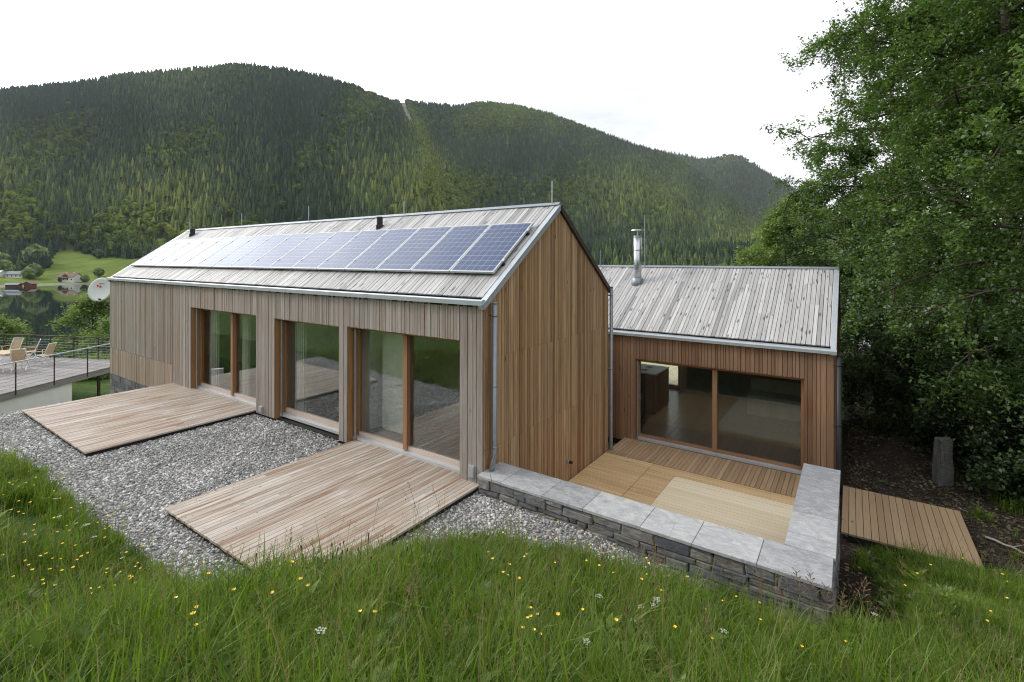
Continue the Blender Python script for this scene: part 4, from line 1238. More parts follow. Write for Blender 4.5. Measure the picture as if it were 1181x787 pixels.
stone_face(mb, -.10, 3.35, -1.45, .165, lambda p, d, r_: bevel_stone(mb, p, (4.66, 0, 0), (0, 1, 0), (0, 0, 1), (1, 0, 0), .03 + d * .6, r_), 4)
stone_face(mb, -.08, .44, -.3, .165, lambda p, d, r_: bevel_stone(mb, p, (.04, 0, 0), (0, -1, 0), (0, 0, 1), (-1, 0, 0), .03 + d * .3, r_), 5) if False else None
mb.build('stone_face', M['stone'], wall)
mb = MB(); mb.box(.02, 4.665, -.065, .42, -1.4, .164); mb.box(4.25, 4.665, .42, 3.32, -1.4, .163); mb.build('wall_core', M['dark_core'], wall)
fx_ = [-.005, .455, 1.185, 1.835, 2.64, 3.285, 3.985, 4.695]
for k in range(7):
    mb = MB()
    g = .003
    O = (0, 0, .166 + rnd.uniform(-.001, .001))
    j = lambda: rnd.uniform(-.004, .004)
    mb.prism([(fx_[k] + g, -.128 + j()), (fx_[k + 1] - g, -.128 + j()), (fx_[k + 1] - g, .487), (fx_[k] + g, .487)], O, (1, 0, 0), (0, 1, 0), (0, 0, 1), .042, rnd.random())
    mb.build('coping_slab', M['slab'], wall)
ly = [.493, .835, 1.47, 3.36]
for k in range(3):
    mb = MB(); mb.prism([(4.20, ly[k] + .003), (4.715, ly[k] + .003), (4.715, ly[k + 1] - .003), (4.20, ly[k + 1] - .003)], (0, 0, .167), (1, 0, 0), (0, 1, 0), (0, 0, 1), .042, [.6, .75, .05][k])
    o = mb.build('coping_slab', M['slab'], wall)
for ch in wall.children:
    if ch.name.startswith('coping_slab'):
        bv = ch.modifiers.new('bevel', 'BEVEL'); bv.width = .004; bv.segments = 2

# ------------------------------------------------------------------ neighbour's terrace
TA, TB = V((-18.1, -3.3, -.95)), V((-21.6, 2.4, -.95))
tE = (TB - TA) / np.linalg.norm(TB - TA); TL = np.linalg.norm(TB - TA)
tW = V((-6.8, -3.25, 0)); tWl = np.linalg.norm(tW); tWu = tW / tWl
ter = thing('raised_terrace', 'grey plank terrace on a white wall with dark posts and cable railing', 'terrace', (-23, -1.5, -3))
mb = MB(); a = 0.0
while a < TL - .02:
    b = min(a + .125, TL)
    mb.prism([(a, 0), (b - .008, 0), (b - .008, tWl), (a, tWl)], TA + V((0, 0, -.03)), tE, tWu, (0, 0, 1), .03)
    a = b
mb.build('deck_boards', M['terrace_boards'], ter)
mb = MB(); mb.beam(TA + V((0, 0, -.14)) + tWu * .03, TB + V((0, 0, -.14)) + tWu * .03, .06, .2); mb.build('edge_beam', M['terrace_boards'], ter)
mb = MB(); mb.beam(TB + V((0, 0, -.14)) + tWu * .1 - tE * .03, TB + tW + V((0, 0, -.14)) - tE * .03, .06, .2); mb.build('edge_beam', M['terrace_boards'], ter)
def railing(P0, d, L, first, step, hmat, hz):
    q = P0 + d * .0
    mb = MB(); mb.beam(q + V((0, 0, hz)), q + d * L + V((0, 0, hz)), .05, .035)
    rail = mb.build('handrail', hmat, ter)
    s_ = first
    while s_ < L:
        mb = MB(); c = q + d * s_; mb.beam(c + V((0, 0, -.16)), c + V((0, 0, hz - .018)), .035, .035, up=(1, 0, 0)); mb.build('post', M['rust_metal'], ter); s_ += step
    for k in range(7):
        zz = .12 + k * .118
        mb = MB(); mb.tube([q + V((0, 0, zz)), q + d * L + V((0, 0, zz))], .006, 5); mb.build('cable', M['zinc'], ter)
railing(TA, tE, TL - .05, .25, 1.36, M['zinc_light'], .98)
railing(TB - tE * .05, tWu, tWl, .6, 1.3, M['rust_metal'], 1.0)
mb = MB(); c = TA + tE * 4.95 + tWu * .12; mb.beam(c + V((0, 0, -1.7)), c + V((0, 0, -.04)), .09, .09, up=(1, 0, 0)); mb.build('support_post', M['rust_metal'], ter)
ww = thing('white_wall', 'plain white rendered wall under the grey terrace edge', 'wall', (-19, -1.6, -2.6))
mb = MB(); c0_ = TA - tE * .6 + tWu * .06; mb.prism([(0, -2.6), (TL * .0 + 4.32, -2.6), (4.32, -.245), (0, -.245)], c0_ + V((0, 0, 0)), tE, (0, 0, 1), np.cross(tE, (0, 0, 1)), -.22 if np.cross(tE, (0, 0, 1)) @ tWu < 0 else .22)
mb.build('wall_face', M['plaster_white'], ww)

def make_chair():
    t = thing('garden_chair', 'white framed folding garden chair with teak slats', 'chair', (0, 0, 0), 'garden chairs on the grey terrace')
    mb = MB()
    for k in range(6): mb.prism([(-.23, -.2 + k * .072), (.23, -.2 + k * .072), (.23, -.138 + k * .072), (-.23, -.138 + k * .072)], (0, 0, .43), (1, 0, 0), (0, 1, 0), (0, 0, 1), .018)
    mb.build('seat', M['chair_wood'], t)
    mb = MB(); bt = V((0, -.26, .97)); bu = bt / np.linalg.norm(bt)
    for k in range(9): mb.prism([(-.22, k * .056), (.22, k * .056), (.22, k * .056 + .05), (-.22, k * .056 + .05)], V((0, -.21, .47)), (1, 0, 0), bu, np.cross((1, 0, 0), bu), .016)
    mb.build('backrest', M['chair_wood'], t)
    for sx in (-.25, .25):
        mb = MB(); mb.tube([(sx, .27, 0), (sx, -.16, .46), (sx, -.36, .99)], .016, 6); mb.build('leg', M['white_metal'], t)
        mb = MB(); mb.tube([(sx * .92, -.32, 0), (sx * .92, .2, .44), (sx * .92, .22, .62)], .016, 6); mb.build('leg', M['white_metal'], t)
        mb = MB(); mb.beam((sx * 1.03, -.27, .65), (sx * 1.03, .24, .65), .045, .02); mb.build('armrest', M['chair_wood'], t)
    mb = MB(); mb.tube([(-.25, -.36, .985), (.25, -.36, .985)], .014, 6); mb.build('crossbar', M['white_metal'], t)
    return t
ch0 = make_chair()
# x, y, direction faced (rz of the +Y side)
cs = [(unproj(24, 20.2), YAW + .55, 'white framed garden chair with its tan back towards the camera, nearest on the terrace'),
      (unproj(51, 21.3), YAW + 1.75, 'teak backed garden chair standing apart, rightmost on the terrace'),
      (unproj(35, 22.1), YAW + 2.3, 'garden chair half hidden behind the nearest tan chair on the terrace'),
      (unproj(13, 22.4), YAW + 3.1, 'brown backed garden chair beyond the terrace table')]
for k, (p, a, lab) in enumerate(cs):
    c = ch0 if k == 0 else copy_tree(ch0)
    c.location = (p[0], p[1], -.95); c.scale = (.92, .92, .92); c.rotation_euler = (0, 0, a); c['label'] = lab
tab = thing('garden_table', 'pale wooden garden table at the left edge of the terrace', 'table', (-24.05, -1.7, -.95), None, math.atan2(RIGHT[1], RIGHT[0]))
mb = MB()
for k in range(8): mb.box(-.95, .95, -.45 + k * .113, -.45 + k * .113 + .106, .71, .74, axis='x')
for o in (mb,):
    me = mb.build('tabletop', M['chair_wood'], None); me.parent = tab
for sx in (-.85, .85):
    for sy in (-.38, .38):
        m2 = MB(); m2.tube([(sx, sy, 0), (sx, sy, .71)], .025, 6); o = m2.build('leg', M['white_metal'], None); o.parent = tab

# ------------------------------------------------------------------ trees
def leaf_mesh(name, C, A, B, ln, wd, mat, parent, r):
    """rhombic leaves: centres C, long axes A, cross axes B"""
    n = len(C); l = ln[:, None] * A; w = wd[:, None] * B
    nrm = np.cross(A, B) * (wd * .25)[:, None]
    v = np.empty((n, 4, 3), np.float32)
    v[:, 0] = C - l * .5; v[:, 1] = C - l * .08 + w * .5 + nrm; v[:, 2] = C + l * .5; v[:, 3] = C - l * .08 - w * .5 + nrm
    f = np.arange(n * 4, dtype=np.int32).reshape(n, 4)
    return np_mesh(name, v.reshape(-1, 3), f, mat, parent, face_rnd=r)

def unit(a): return a / (np.linalg.norm(a, axis=-1, keepdims=True) + 1e-9)

def make_tree(name, label, cat, base, H, R, mat, n_leaves, leaf, seed, trunk_r=.16, lo=.08, limbs=34, droop=.5, bark='bark', group=None, lean=(0, 0), shape=1.0, extra=(), nsec=8, ntw=5):
    r = np.random.default_rng(seed)
    t = thing(name, label, cat, base, group)
    mb = MB(); base = V(base)
    tp = [base + V((lean[0] * s * s + .12 * math.sin(s * 5 + seed), lean[1] * s * s + .12 * math.cos(s * 4 + seed), H * s - .2 * (s == 0))) for s in np.linspace(0, .97, 9)]
    mb.tube(tp, [trunk_r * (1 - .9 * s) * (1.25 if s == 0 else 1) for s in np.linspace(0, .97, 9)], 9)
    tips = []   # (start, end) of twigs
    def trunk_at(s):
        k = min(7, int(s / .97 * 8)); f = s / .97 * 8 - k
        return tp[k] * (1 - f) + tp[k + 1] * f
    az = r.uniform(0, 6.28)
    specs = []
    for k in range(limbs):
        s = lo + (.95 - lo) * (k + r.uniform(0, 1)) / limbs
        az += 2.4 + r.uniform(-.4, .4)
        prof = math.sin(math.pi * min(1, (s - lo) / (1 - lo) * .80 + .24)) ** .8
        specs.append((trunk_at(s), az, R * prof * r.uniform(.84, 1.06) * shape, r.uniform(.15, .7), trunk_r * (1 - .8 * s) * .42))
    for e in extra: specs.append(e)
    for st, a, L, el, rad in specs:
        pts = [V(st)]; d = V((math.cos(a) * math.cos(el), math.sin(a) * math.cos(el), math.sin(el)))
        m = 8
        for i in range(m):
            d = d + V((r.normal() * .10, r.normal() * .10, -droop * (.10 + .16 * i / m) + r.normal() * .05)); d /= np.linalg.norm(d)
            pts.append(pts[-1] + d * L / m)
        mb.tube(pts, [max(.006, rad * (1 - .85 * i / m)) for i in range(m + 1)], 6, cap=False)
        for j in range(nsec):
            q = .18 + .82 * (j + r.uniform(0, 1)) / nsec
            i = min(m - 1, int(q * m)); f = q * m - i
            p = pts[i] * (1 - f) + pts[i + 1] * f
            dd = pts[i + 1] - pts[i]; dd /= np.linalg.norm(dd)
            sd_ = V(r.normal(size=3)); sd_ -= dd * (sd_ @ dd); sd_ /= np.linalg.norm(sd_)
            sec = dd * .6 + sd_ * .8 + V((0, 0, .05)); sec /= np.linalg.norm(sec)
            sl_ = L * r.uniform(.18, .36) * (1.15 - .5 * q) + .25
            sp = [p]
            for i2 in range(4):
                sec = sec + V((0, 0, -.14 * droop * 2)) + r.normal(size=3) * .08; sec /= np.linalg.norm(sec)
                sp.append(sp[-1] + sec * sl_ / 4)
            mb.tube(sp, [max(.004, rad * .28 * (1 - .2 * i2)) for i2 in range(5)], 4, cap=False)
            tips.append((sp[1], sp[4], .5))
            for j2 in range(ntw):
                k2 = r.integers(1, 5); p2 = sp[k2 - 1] + (sp[k2] - sp[k2 - 1]) * r.uniform(0, 1)
                tw = r.normal(size=3) * .8 + sec * .5 + V((0, 0, -.45 * droop)); tw /= np.linalg.norm(tw)
                tips.append((p2, p2 + tw * r.uniform(.25, .6) * (.5 + R / 8), 1.0))
    mb.build('trunk', M[bark], t, True)
    S = np.array([q[0] for q in tips]); E = np.array([q[1] for q in tips]); Wt = np.array([q[2] * np.linalg.norm(q[1] - q[0]) for q in tips])
    ci = r.choice(len(tips), n_leaves, p=Wt / Wt.sum())
    tt = r.uniform(.05, 1.08, n_leaves)
    C = S[ci] + (E[ci] - S[ci]) * tt[:, None] + r.normal(0, leaf * .85, (n_leaves, 3))
    dirv = unit(E[ci] - S[ci])
    Nn = unit(r.normal(0, .55, (n_leaves, 3)) + np.array([0, 0, .9])[None, :])
    A = dirv * .6 + r.normal(0, .6, (n_leaves, 3)) + np.array([0, 0, -.35])[None, :]
    A = unit(A - Nn * np.sum(A * Nn, 1, keepdims=True)); B = np.cross(Nn, A)
    ln = leaf * r.uniform(.7, 1.25, n_leaves); wd = ln * r.uniform(.55, .75, n_leaves)
    tw_t = r.normal(0, .17, len(tips))
    rr = np.clip(.45 + tw_t[ci] + r.normal(0, .17, n_leaves), 0, 1)
    leaf_mesh('crown', C, A, B, ln, wd, M[mat], t, rr)
    return t

def gz(x, y): return float(ground_z(np.array([x]), np.array([y]))[0])
def tree_at(px, depth): p = unproj(px, depth); return (p[0], p[1], gz(p[0], p[1]))

# the big broadleaf trees on the right
make_tree('broadleaf_tree', 'tall dark broadleaf tree whose crown towers above the annexe roof end', 'tree', (8.8, 14.4, gz(8.8, 14.4)), 22, 6.0, 'leaf_dark', 290000, .095, 21, .26, .05, 88, .62, nsec=11, ntw=6)
make_tree('broadleaf_tree', 'dark broadleaf tree with drooping branches at the right edge beside the path', 'tree', (10.0, 9.6, gz(10, 9.6)), 15.0, 5.6, 'leaf_dark', 170000, .09, 22, .2, .05, 60, .75,
          extra=[(V((9.9, 9.5, 3.3)), math.radians(218), 5.4, .35, .05), (V((9.9, 9.6, 2.2)), math.radians(195), 4.2, .30, .045), (V((9.9, 9.6, 4.6)), math.radians(205), 4.8, .35, .045)], nsec=9)
make_tree('broadleaf_tree', 'broadleaf tree standing deeper in the dark wood behind the stone post', 'tree', (12.8, 14.5, gz(12.8, 14.5)), 19, 6.2, 'leaf_dark', 90000, .14, 23, .25, .08, 36, .5)
make_tree('broadleaf_tree', 'broadleaf tree far back in the wood right of the annexe', 'tree', (9.5, 22, gz(9.5, 22)), 18, 6.2, 'leaf_dark', 80000, .15, 24, .22, .05, 34, .5)
make_tree('broadleaf_tree', 'shading broadleaf tree just outside the right edge of the grass slope', 'tree', (14.5, 7.0, gz(14.5, 7)), 15, 5.0, 'leaf_dark', 36000, .14, 25, .22, .05, 34, .6)
make_tree('broadleaf_tree', 'tall broadleaf tree rising behind the tree that towers over the annexe', 'tree', (10.6, 18.2, gz(10.6, 18.2)), 22, 6.4, 'leaf_dark', 110000, .13, 26, .25, .05, 54, .5)
# lighter trees further back above the annexe ridge
p = tree_at(905, 27); make_tree('ash_tree', 'lighter green feathery tree behind the right end of the annexe ridge', 'tree', p, 6.8 - p[2] - .2, 3.0, 'leaf_light', 26000, .15, 31, .14, .15, 28, .45)
p = tree_at(868, 36); make_tree('ash_tree', 'small light green tree above the middle of the annexe ridge', 'tree', p, 4.6 - p[2], 2.5, 'leaf_light', 14000, .17, 32, .12, .2, 24, .45)
p = tree_at(930, 33); make_tree('ash_tree', 'olive green tree between the pale trees and the dark crown', 'tree', p, 9.5 - p[2], 3.2, 'leaf_light', 20000, .17, 33, .15, .15, 28, .45)
p = tree_at(985, 22); make_tree('broadleaf_tree', 'mid green tree filling the gap right of the annexe wall', 'tree', p, 9.0 - p[2], 3.6, 'leaf_mid', 30000, .12, 34, .15, .05, 30, .5)
# understory
for k, (px, dp, h, R0, lab) in enumerate([(1010, 15.0, 3.2, 1.7, 'dark leafy bush at the bend of the dirt path'), (1062, 13.6, 3.2, 1.7, 'dark leafy bush left behind the stone post'),
                                       (1125, 12.4, 3.4, 1.7, 'dark leafy bush right of the stone post'), (1185, 11.6, 3.4, 1.8, 'dark leafy bush at the right picture edge'), (1135, 10.9, 2.3, 1.3, 'lower dark bush in front of the taller bushes right of the stone post'), (1192, 9.9, 2.2, 1.4, 'low dark bush hanging over the soil at the right picture edge, nearest of the bushes'), (990, 18.5, 4.2, 1.8, 'dark leafy bush beside the annexe corner, farthest of the bushes')]):
    p = tree_at(px, dp)
    make_tree('bush', lab, 'bush', p, h, R0, 'leaf_mid', 15000, .085, 40 + k, .05, .03, 26, .5, nsec=6, ntw=4)
# trees beyond the neighbour's terrace
p = tree_at(110, 33); make_tree('ash_tree', 'light green leafy tree beyond the terrace beside the house corner', 'tree', p, 1.25 - p[2], 2.1, 'leaf_light', 14000, .15, 51, .10, .12, 26, .4)
p = tree_at(132, 30); make_tree('ash_tree', 'light green leafy tree half hidden by the house end wall', 'tree', p, -.1 - p[2], 1.9, 'leaf_light', 10000, .14, 52, .10, .12, 24, .4)
p = tree_at(-14, 27); make_tree('ash_tree', 'light green branches at the left picture edge behind the terrace', 'tree', p, .45 - p[2], 1.7, 'leaf_light', 9000, .13, 53, .09, .2, 22, .4)
for k, (px, dp, R0, lab) in enumerate([(98, 25.0, .8, 'small round bush on the lawn seen below the terrace'), (118, 25.5, .9, 'grey green bush on the lawn beside the house plinth')]):
    p = tree_at(px, dp); make_tree('bush', lab, 'bush', p, 1.0, R0, 'leaf_light', 4500, .09, 60 + k, .03, .05, 18, .4, nsec=5, ntw=4)

# ------------------------------------------------------------------ far shore: chalets, boathouses, single trees
MATS_FAR = {'white': plain('chalet_white', (.66, .65, .62), .9, 0, .03), 'brown_roof': plain('brown_tiles', (.17, .10, .08), .9), 'grey_roof': plain('blue_grey_tiles', (.17, .19, .23), .8),
            'light_roof': plain('pale_metal_roof', (.50, .50, .52), .6), 'timber': plain('dark_timber', (.10, .055, .035), .9), 'win': plain('dark_pane', (.02, .02, .025), .2)}
def chalet(name, label, cat, px, v, w, d, hw, hr, wallm, roofm, z=None, turn=0.0, wins=3, balcony=False, chimneys=0, upper=None):
    p = unproj(px, v); z = float(ridgeA(np.array([px]), np.array([v]))[0]) if z is None else z
    t = thing(name, label, cat, (p[0], p[1], z - .5))
    ax = RIGHT * math.cos(turn) + FWD * math.sin(turn); ay = -RIGHT * math.sin(turn) + FWD * math.cos(turn); up = V((0, 0, 1))
    O = V((p[0], p[1], z))
    def P(a, b, c): return O + ax * a + ay * b + up * c
    mb = MB()
    mb.prism([(-d / 2, -1.5), (d / 2, -1.5), (d / 2, hw), (0, hw + hr - .1), (-d / 2, hw)], P(-w / 2, 0, 0), ay, up, ax, w, .5)
    mb.build('wall', wallm, t)
    mb = MB(); ov = .9
    sl_ = hr / (d / 2)
    for sg in (1, -1):
        mb.prism([(0, 0), (w + 2 * ov, 0), (w + 2 * ov, math.hypot(d / 2 + ov, hr + ov * sl_)), (0, math.hypot(d / 2 + ov, hr + ov * sl_))],
                 P(-w / 2 - ov, sg * (d / 2 + ov), hw - ov * sl_ + .05), ax, unit(-ay * sg * (d / 2 + ov) + up * (hr + ov * sl_)), unit(ay * sg * hr + up * (d / 2)), .25, .5)
    roofs = mb.each('roof', roofm, t)
    for k in range(chimneys):
        mb = MB(); cx2 = -w * .2 + k * w * .45; mb.obox(P(cx2, .3, hw + hr - .5), ax * .45, ay * .45, up * 1.6, .5); mb.build('chimney', MATS_FAR['white'], roofs[0])
    for k in range(wins):
        a = -w / 2 + w * (k + .5) / wins
        mb = MB(); mb.obox(P(a, -d / 2 - .02, hw * .35), ax * .55, ay * .06, up * 1.2, .5); mb.build('window', MATS_FAR['win'], t)
    if balcony:
        mb = MB(); mb.obox(P(0, -d / 2 - .6, hw * .56), ax * w * .17, ay * .6, up * 1.0, .5); mb.build('balcony', MATS_FAR['timber'], t)
        mb = MB(); mb.prism([(-2.4, 0), (2.4, 0), (2.4, 1.6), (0, 3.0), (-2.4, 1.6)], P(0, -d / 2 - .1, hw - .6), ax, up, -ay, .5, .5); mb.build('dormer', MATS_FAR['timber'], t)
    return t
chalet('chalet', 'white chalet with brown roof and wooden balcony on the far shore', 'house', 80.5, 462, 15.0, 9, 5.2, 2.9, MATS_FAR['white'], MATS_FAR['brown_roof'], balcony=True, chimneys=2, wins=4)
chalet('shed', 'small dark shed right of the brown roofed chalet', 'shed', 93, 470, 4, 3.5, 1.8, 1.2, MATS_FAR['timber'], MATS_FAR['grey_roof'], wins=0)
chalet('chalet', 'white chalet with blue grey roof near the far shore', 'house', 20.5, 470, 14, 9, 3.6, 2.4, MATS_FAR['white'], MATS_FAR['grey_roof'], wins=4, turn=.15)
chalet('chalet', 'highest white chalet with pale roof on the far meadow', 'house', 16.5, 530, 12, 8, 3.2, 2.2, MATS_FAR['white'], MATS_FAR['light_roof'], wins=3, turn=-.2)
chalet('chalet', 'white chalet cut off by the left picture edge on the far shore', 'house', -2, 465, 8, 8, 3.5, 2.4, MATS_FAR['white'], MATS_FAR['light_roof'], wins=2)
chalet('boathouse', 'long dark brown boathouse on the far waterline', 'boathouse', 16, 402, 10, 4, 2.0, 1.0, MATS_FAR['timber'], MATS_FAR['grey_roof'], z=-19.2, wins=0)
chalet('boathouse', 'small reddish boathouse with pointed gable on the far waterline', 'boathouse', 35, 412, 5, 6, 2.0, 1.6, plain('red_timber', (.15, .05, .035), .9), MATS_FAR['brown_roof'], z=-18.9, wins=0, turn=1.57)
far0 = None
FT = [(34, 462, 12, 'rounded bush tree between the blue roofed chalet and the meadow'), (40, 470, 15, 'rounded grey green tree on the near edge of the far meadow'), (27, 520, 13, 'brownish tree at the foot of the far wood'), (41, 560, 24, 'large grey green tree at the wood edge above the meadow'),
      (46, 560, 16, 'smaller green tree beside the large tree at the wood edge'), (58, 560, 5, 'single dark bush on the open far meadow'), (4, 480, 16, 'bright green tree by the left picture edge on the far shore'), (1, 520, 20, 'pale green tree above the chalets at the left edge'),
      (113, 600, 12, 'lone round tree on top of the far meadow'), (114, 500, 10, 'bare grey tree on the far meadow'), (98, 462, 8, 'bush right of the brown roofed chalet'), (70, 458, 5, 'low bush left of the brown roofed chalet'), (10, 500, 11, 'green tree between the two left chalets')]
for k, (px, v, h, lab) in enumerate(FT):
    vv, ff = leaf_blob(70 + k, 420)
    p = unproj(px, v); z = float(ridgeA(np.array([px]), np.array([v]))[0])
    t = thing('far_tree', lab, 'tree', (p[0], p[1], z))
    r_ = np.random.default_rng(k)
    q = vv * np.array([h * 1.25, h * 1.25, h]) + np.array([p[0], p[1], z - .5])
    np_mesh('crown', q, ff, M['leaf_light'] if k % 3 != 2 else M['leaf_mid'], t, face_rnd=np.clip(r_.normal(.35, .2, len(ff)), 0, 1))
    mb = MB(); mb.tube([(p[0], p[1], z - .5), (p[0], p[1], z + h * .6)], [h * .03, h * .012], 6); mb.build('trunk', M['bark'], t)

# ------------------------------------------------------------------ gravel (stuff)
def ico(seed, flat):
    r = np.random.default_rng(seed)
    import bmesh
    bm = bmesh.new(); bmesh.ops.create_icosphere(bm, subdivisions=1, radius=1)
    v = np.array([q.co[:] for q in bm.verts]); f = np.array([[q.index for q in fc.verts] for fc in bm.faces]); bm.free()
    dirs = r.normal(size=(5, 3))
    for d_ in dirs:
        d_ /= np.linalg.norm(d_); h = r.uniform(.45, .8); t_ = v @ d_; v -= np.outer(np.clip(t_ - h, 0, None), d_)
    v *= np.array([r.uniform(.9, 1.3), r.uniform(.7, 1.0), flat]); v += r.normal(0, .04, v.shape)
    return v, f
pp = []
for k in range(6):
    v, f = ico(k, [.5, .6, .7, .45, .8, .55][k]); pp.append(np_mesh('pebble_proto_%d' % k, v, f, M['pebble']))
pcoll = proto_collection('gravel_prototypes', pp)
n = 120000
gxp = rng.uniform(-11.9, 4.2, n); gyp = rng.uniform(-4.9, .22, n)
ybp = np.interp(gxp, YBX, YBY)
inrec = lambda x0, x1, y0, y1: (gxp > x0) & (gxp < x1) & (gyp > y0) & (gyp < y1)
keep = (gyp > ybp - .10 + rng.normal(0, .07, n)) & ~inrec(-11.4, -6.9, -3.15, .3) & ~inrec(-3.3, -.05, -3.17, .3) & ~((gyp > -.01) & ~inrec(-6.04, -3.7, -1, .12)) & ~((gxp > -.02) & (gyp > -.1))
keep &= ~((gxp > 2.2) & (rng.uniform(0, 1, n) < (gxp - 2.2) / 1.1))
gxp, gyp = gxp[keep], gyp[keep]; n = len(gxp)
gzp = ground_z(gxp, np.minimum(gyp, 0)) + rng.uniform(-.006, .014, n)
sc_ = rng.lognormal(math.log(.0160), .36, n)
ns_ = 170
sx_ = np.concatenate([rng.uniform(-11.4, -6.9, 60), rng.uniform(-3.3, -.05, 110)]); sy_ = -3.17 + np.abs(rng.normal(0, .9, ns_)); ek = rng.uniform(0, 1, ns_) < .6
sx_ = np.where(ek, np.where(sx_ < -5, -6.9 - np.abs(rng.normal(0, .12, ns_)), np.where(rng.uniform(0, 1, ns_) < .6, -3.3 + np.abs(rng.normal(0, .12, ns_)), -.06 - np.abs(rng.normal(0, .1, ns_)))), sx_); sy_ = np.where(ek, rng.uniform(-3.1, -.1, ns_), sy_)
okd = (sy_ < 0) & (sy_ > -3.15); sx_, sy_ = sx_[okd], sy_[okd]
gxp = np.concatenate([gxp, sx_]); gyp = np.concatenate([gyp, sy_]); gzp = np.concatenate([gzp, np.full(len(sx_), .005)]); sc_ = np.concatenate([sc_, rng.uniform(.005, .012, len(sx_))]); n = len(gxp)
gr = scatter('gravel', np.stack([gxp, gyp, gzp], 1), rng.uniform(-.5, .5, (n, 3)) + np.stack([0 * gxp, 0 * gxp, rng.uniform(0, 6.28, n)], 1), np.stack([sc_] * 3, 1),
             rng.integers(0, 6, n), np.clip(rng.uniform(0, 1, n) + .16 * hnoise(gxp, gyp, .8) + .1 * hnoise(gxp, gyp, .27), 0, 1), pcoll)
tag(gr, 'grey crushed stone gravel between the decks and the grass', 'gravel', kind='stuff')

# ------------------------------------------------------------------ meadow grass (stuff)
def tuft(seed, nb, hmin, hmax, spread, lean, wd=(.0035, .0065)):
    r = np.random.default_rng(seed); v = []; f = []
    for k in range(nb):
        a = r.uniform(0, 6.28); p = np.array([r.normal(0, spread), r.normal(0, spread), -.03])
        h = r.uniform(hmin, hmax); w = r.uniform(*wd); d = np.array([math.cos(a), math.sin(a), 0]); s = np.array([-d[1], d[0], 0])
        ln = r.uniform(.1, lean); m = 4; b = len(v)
        for i in range(m + 1):
            t = i / m
            c = p + d * h * ln * t ** 2.2 + np.array([0, 0, h * (t - .32 * ln * t ** 3)])
            ww_ = w * (1 - t ** 2.2) if i < m else 0.0004
            v += [c - s * ww_, c + s * ww_]
        for i in range(m): q = b + 2 * i; f.append((q, q + 1, q + 3, q + 2))
    return np.array(v), np.array(f)
def weed(seed, nl):
    r = np.random.default_rng(seed); v = []; f = []
    for k in range(nl):
        a = r.uniform(0, 6.28); L = r.uniform(.05, .12); el = r.uniform(.1, 1.1); b = len(v)
        p = np.array([r.normal(0, .04), r.normal(0, .04), r.uniform(.02, .16)])
        d = np.array([math.cos(a) * math.cos(el), math.sin(a) * math.cos(el), math.sin(el)]); s = np.array([-math.sin(a), math.cos(a), 0]) * L * .22
        v += [p, p + d * L * .45 + s, p + d * L, p + d * L * .45 - s]; f.append((b, b + 1, b + 2, b + 3))
    return np.array(v), np.array(f)
gp = []
for k in range(7):
    v, f = tuft(100 + k, 26, .12, .30 + .02 * k, .05, [.5, .8, 1.1, .6, .9, 1.2, .7][k]); gp.append(np_mesh('grass_proto_%d' % k, v, f, M['blade']))
v, f = tuft(120, 14, .28, .46, .05, .55, (.0022, .004)); gp.append(np_mesh('grass_proto_7', v, f, M['blade']))
v, f = weed(121, 26); gp.append(np_mesh('grass_proto_8', v, f, M['blade']))
v, f = weed(122, 18); gp.append(np_mesh('grass_proto_9', v, f, M['blade']))
def wisps(seed):
    r = np.random.default_rng(seed); v = []; f = []
    for k in range(6):
        a = r.uniform(0, 6.28); d = np.array([math.cos(a), math.sin(a), 0]); s_ = np.array([-d[1], d[0], 0]); h = r.uniform(.34, .58); p = np.array([r.normal(0, .07), r.normal(0, .07), -.02]); b = len(v)
        for i in range(5):
            t = i / 4; c = p + d * h * .22 * t ** 2 + np.array([0, 0, h * t]); v += [c - s_ * .0011, c + s_ * .0011]
        for i in range(4): q = b + 2 * i; f.append((q, q + 1, q + 3, q + 2))
        for j in range(9):
            c = p + d * h * .22 + np.array([0, 0, h * (1 - .14 * j / 9)]) + r.normal(0, .006, 3); e = r.normal(0, 1, 3); e /= np.linalg.norm(e); g2 = np.cross(e, d); b = len(v); L = .0055
            v += [c - e * L, c + g2 * L * .45, c + e * L, c - g2 * L * .45]; f.append((b, b + 1, b + 2, b + 3))
    return np.array(v), np.array(f)
M['wisp'] = leafmat('dry_grass_heads', [(.10, .085, .04), (.20, .165, .08), (.26, .23, .12), (.15, .10, .06)], .3, .5, 'INSTANCER', 'tint', .02)
for k in range(3):
    v, f = wisps(140 + k); gp.append(np_mesh('grass_proto_a%d' % k, v, f, M['wisp']))
gcoll = proto_collection('grass_prototypes', gp)
n = 78000
X = rng.uniform(-14, 9.5, n); Y = rng.uniform(-8.5, 4.8, n)
yb_ = np.interp(X, YBX, YBY)
edge = hnoise(X * 1.0, Y * 1.0, .33) * .12
main = (Y < yb_ - .02 + edge)
rightg = (X > 5.2 + edge) & (Y < np.where(X < 6.5, 3.74, 3.25 + .28 * (X - 5) + edge * 2.5)) & (Y >= yb_ - .05)
cu = (X - CAM[0]) * RIGHT[0] + (Y - CAM[1]) * RIGHT[1]; cv = (X - CAM[0]) * FWD[0] + (Y - CAM[1]) * FWD[1]
seen = (cv > .9) & (np.abs(cu) < cv * 1.18 + .8) & (cv < 16)
bare_ = np.exp(-(((X + 4.1) / 1.5) ** 2 + ((Y + 4.5) / .42) ** 2))
dens = np.clip(1.25 - cv / 16, .35, 1.0) * (1 - .85 * (bare_ > .5)) * np.where(X < -11.9, .4, 1)
keep = (main | rightg) & seen & (rng.uniform(0, 1, n) < dens)
X, Y = X[keep], Y[keep]; n = len(X); Z = ground_z(X, Y)
pn = hnoise(X, Y, .55)
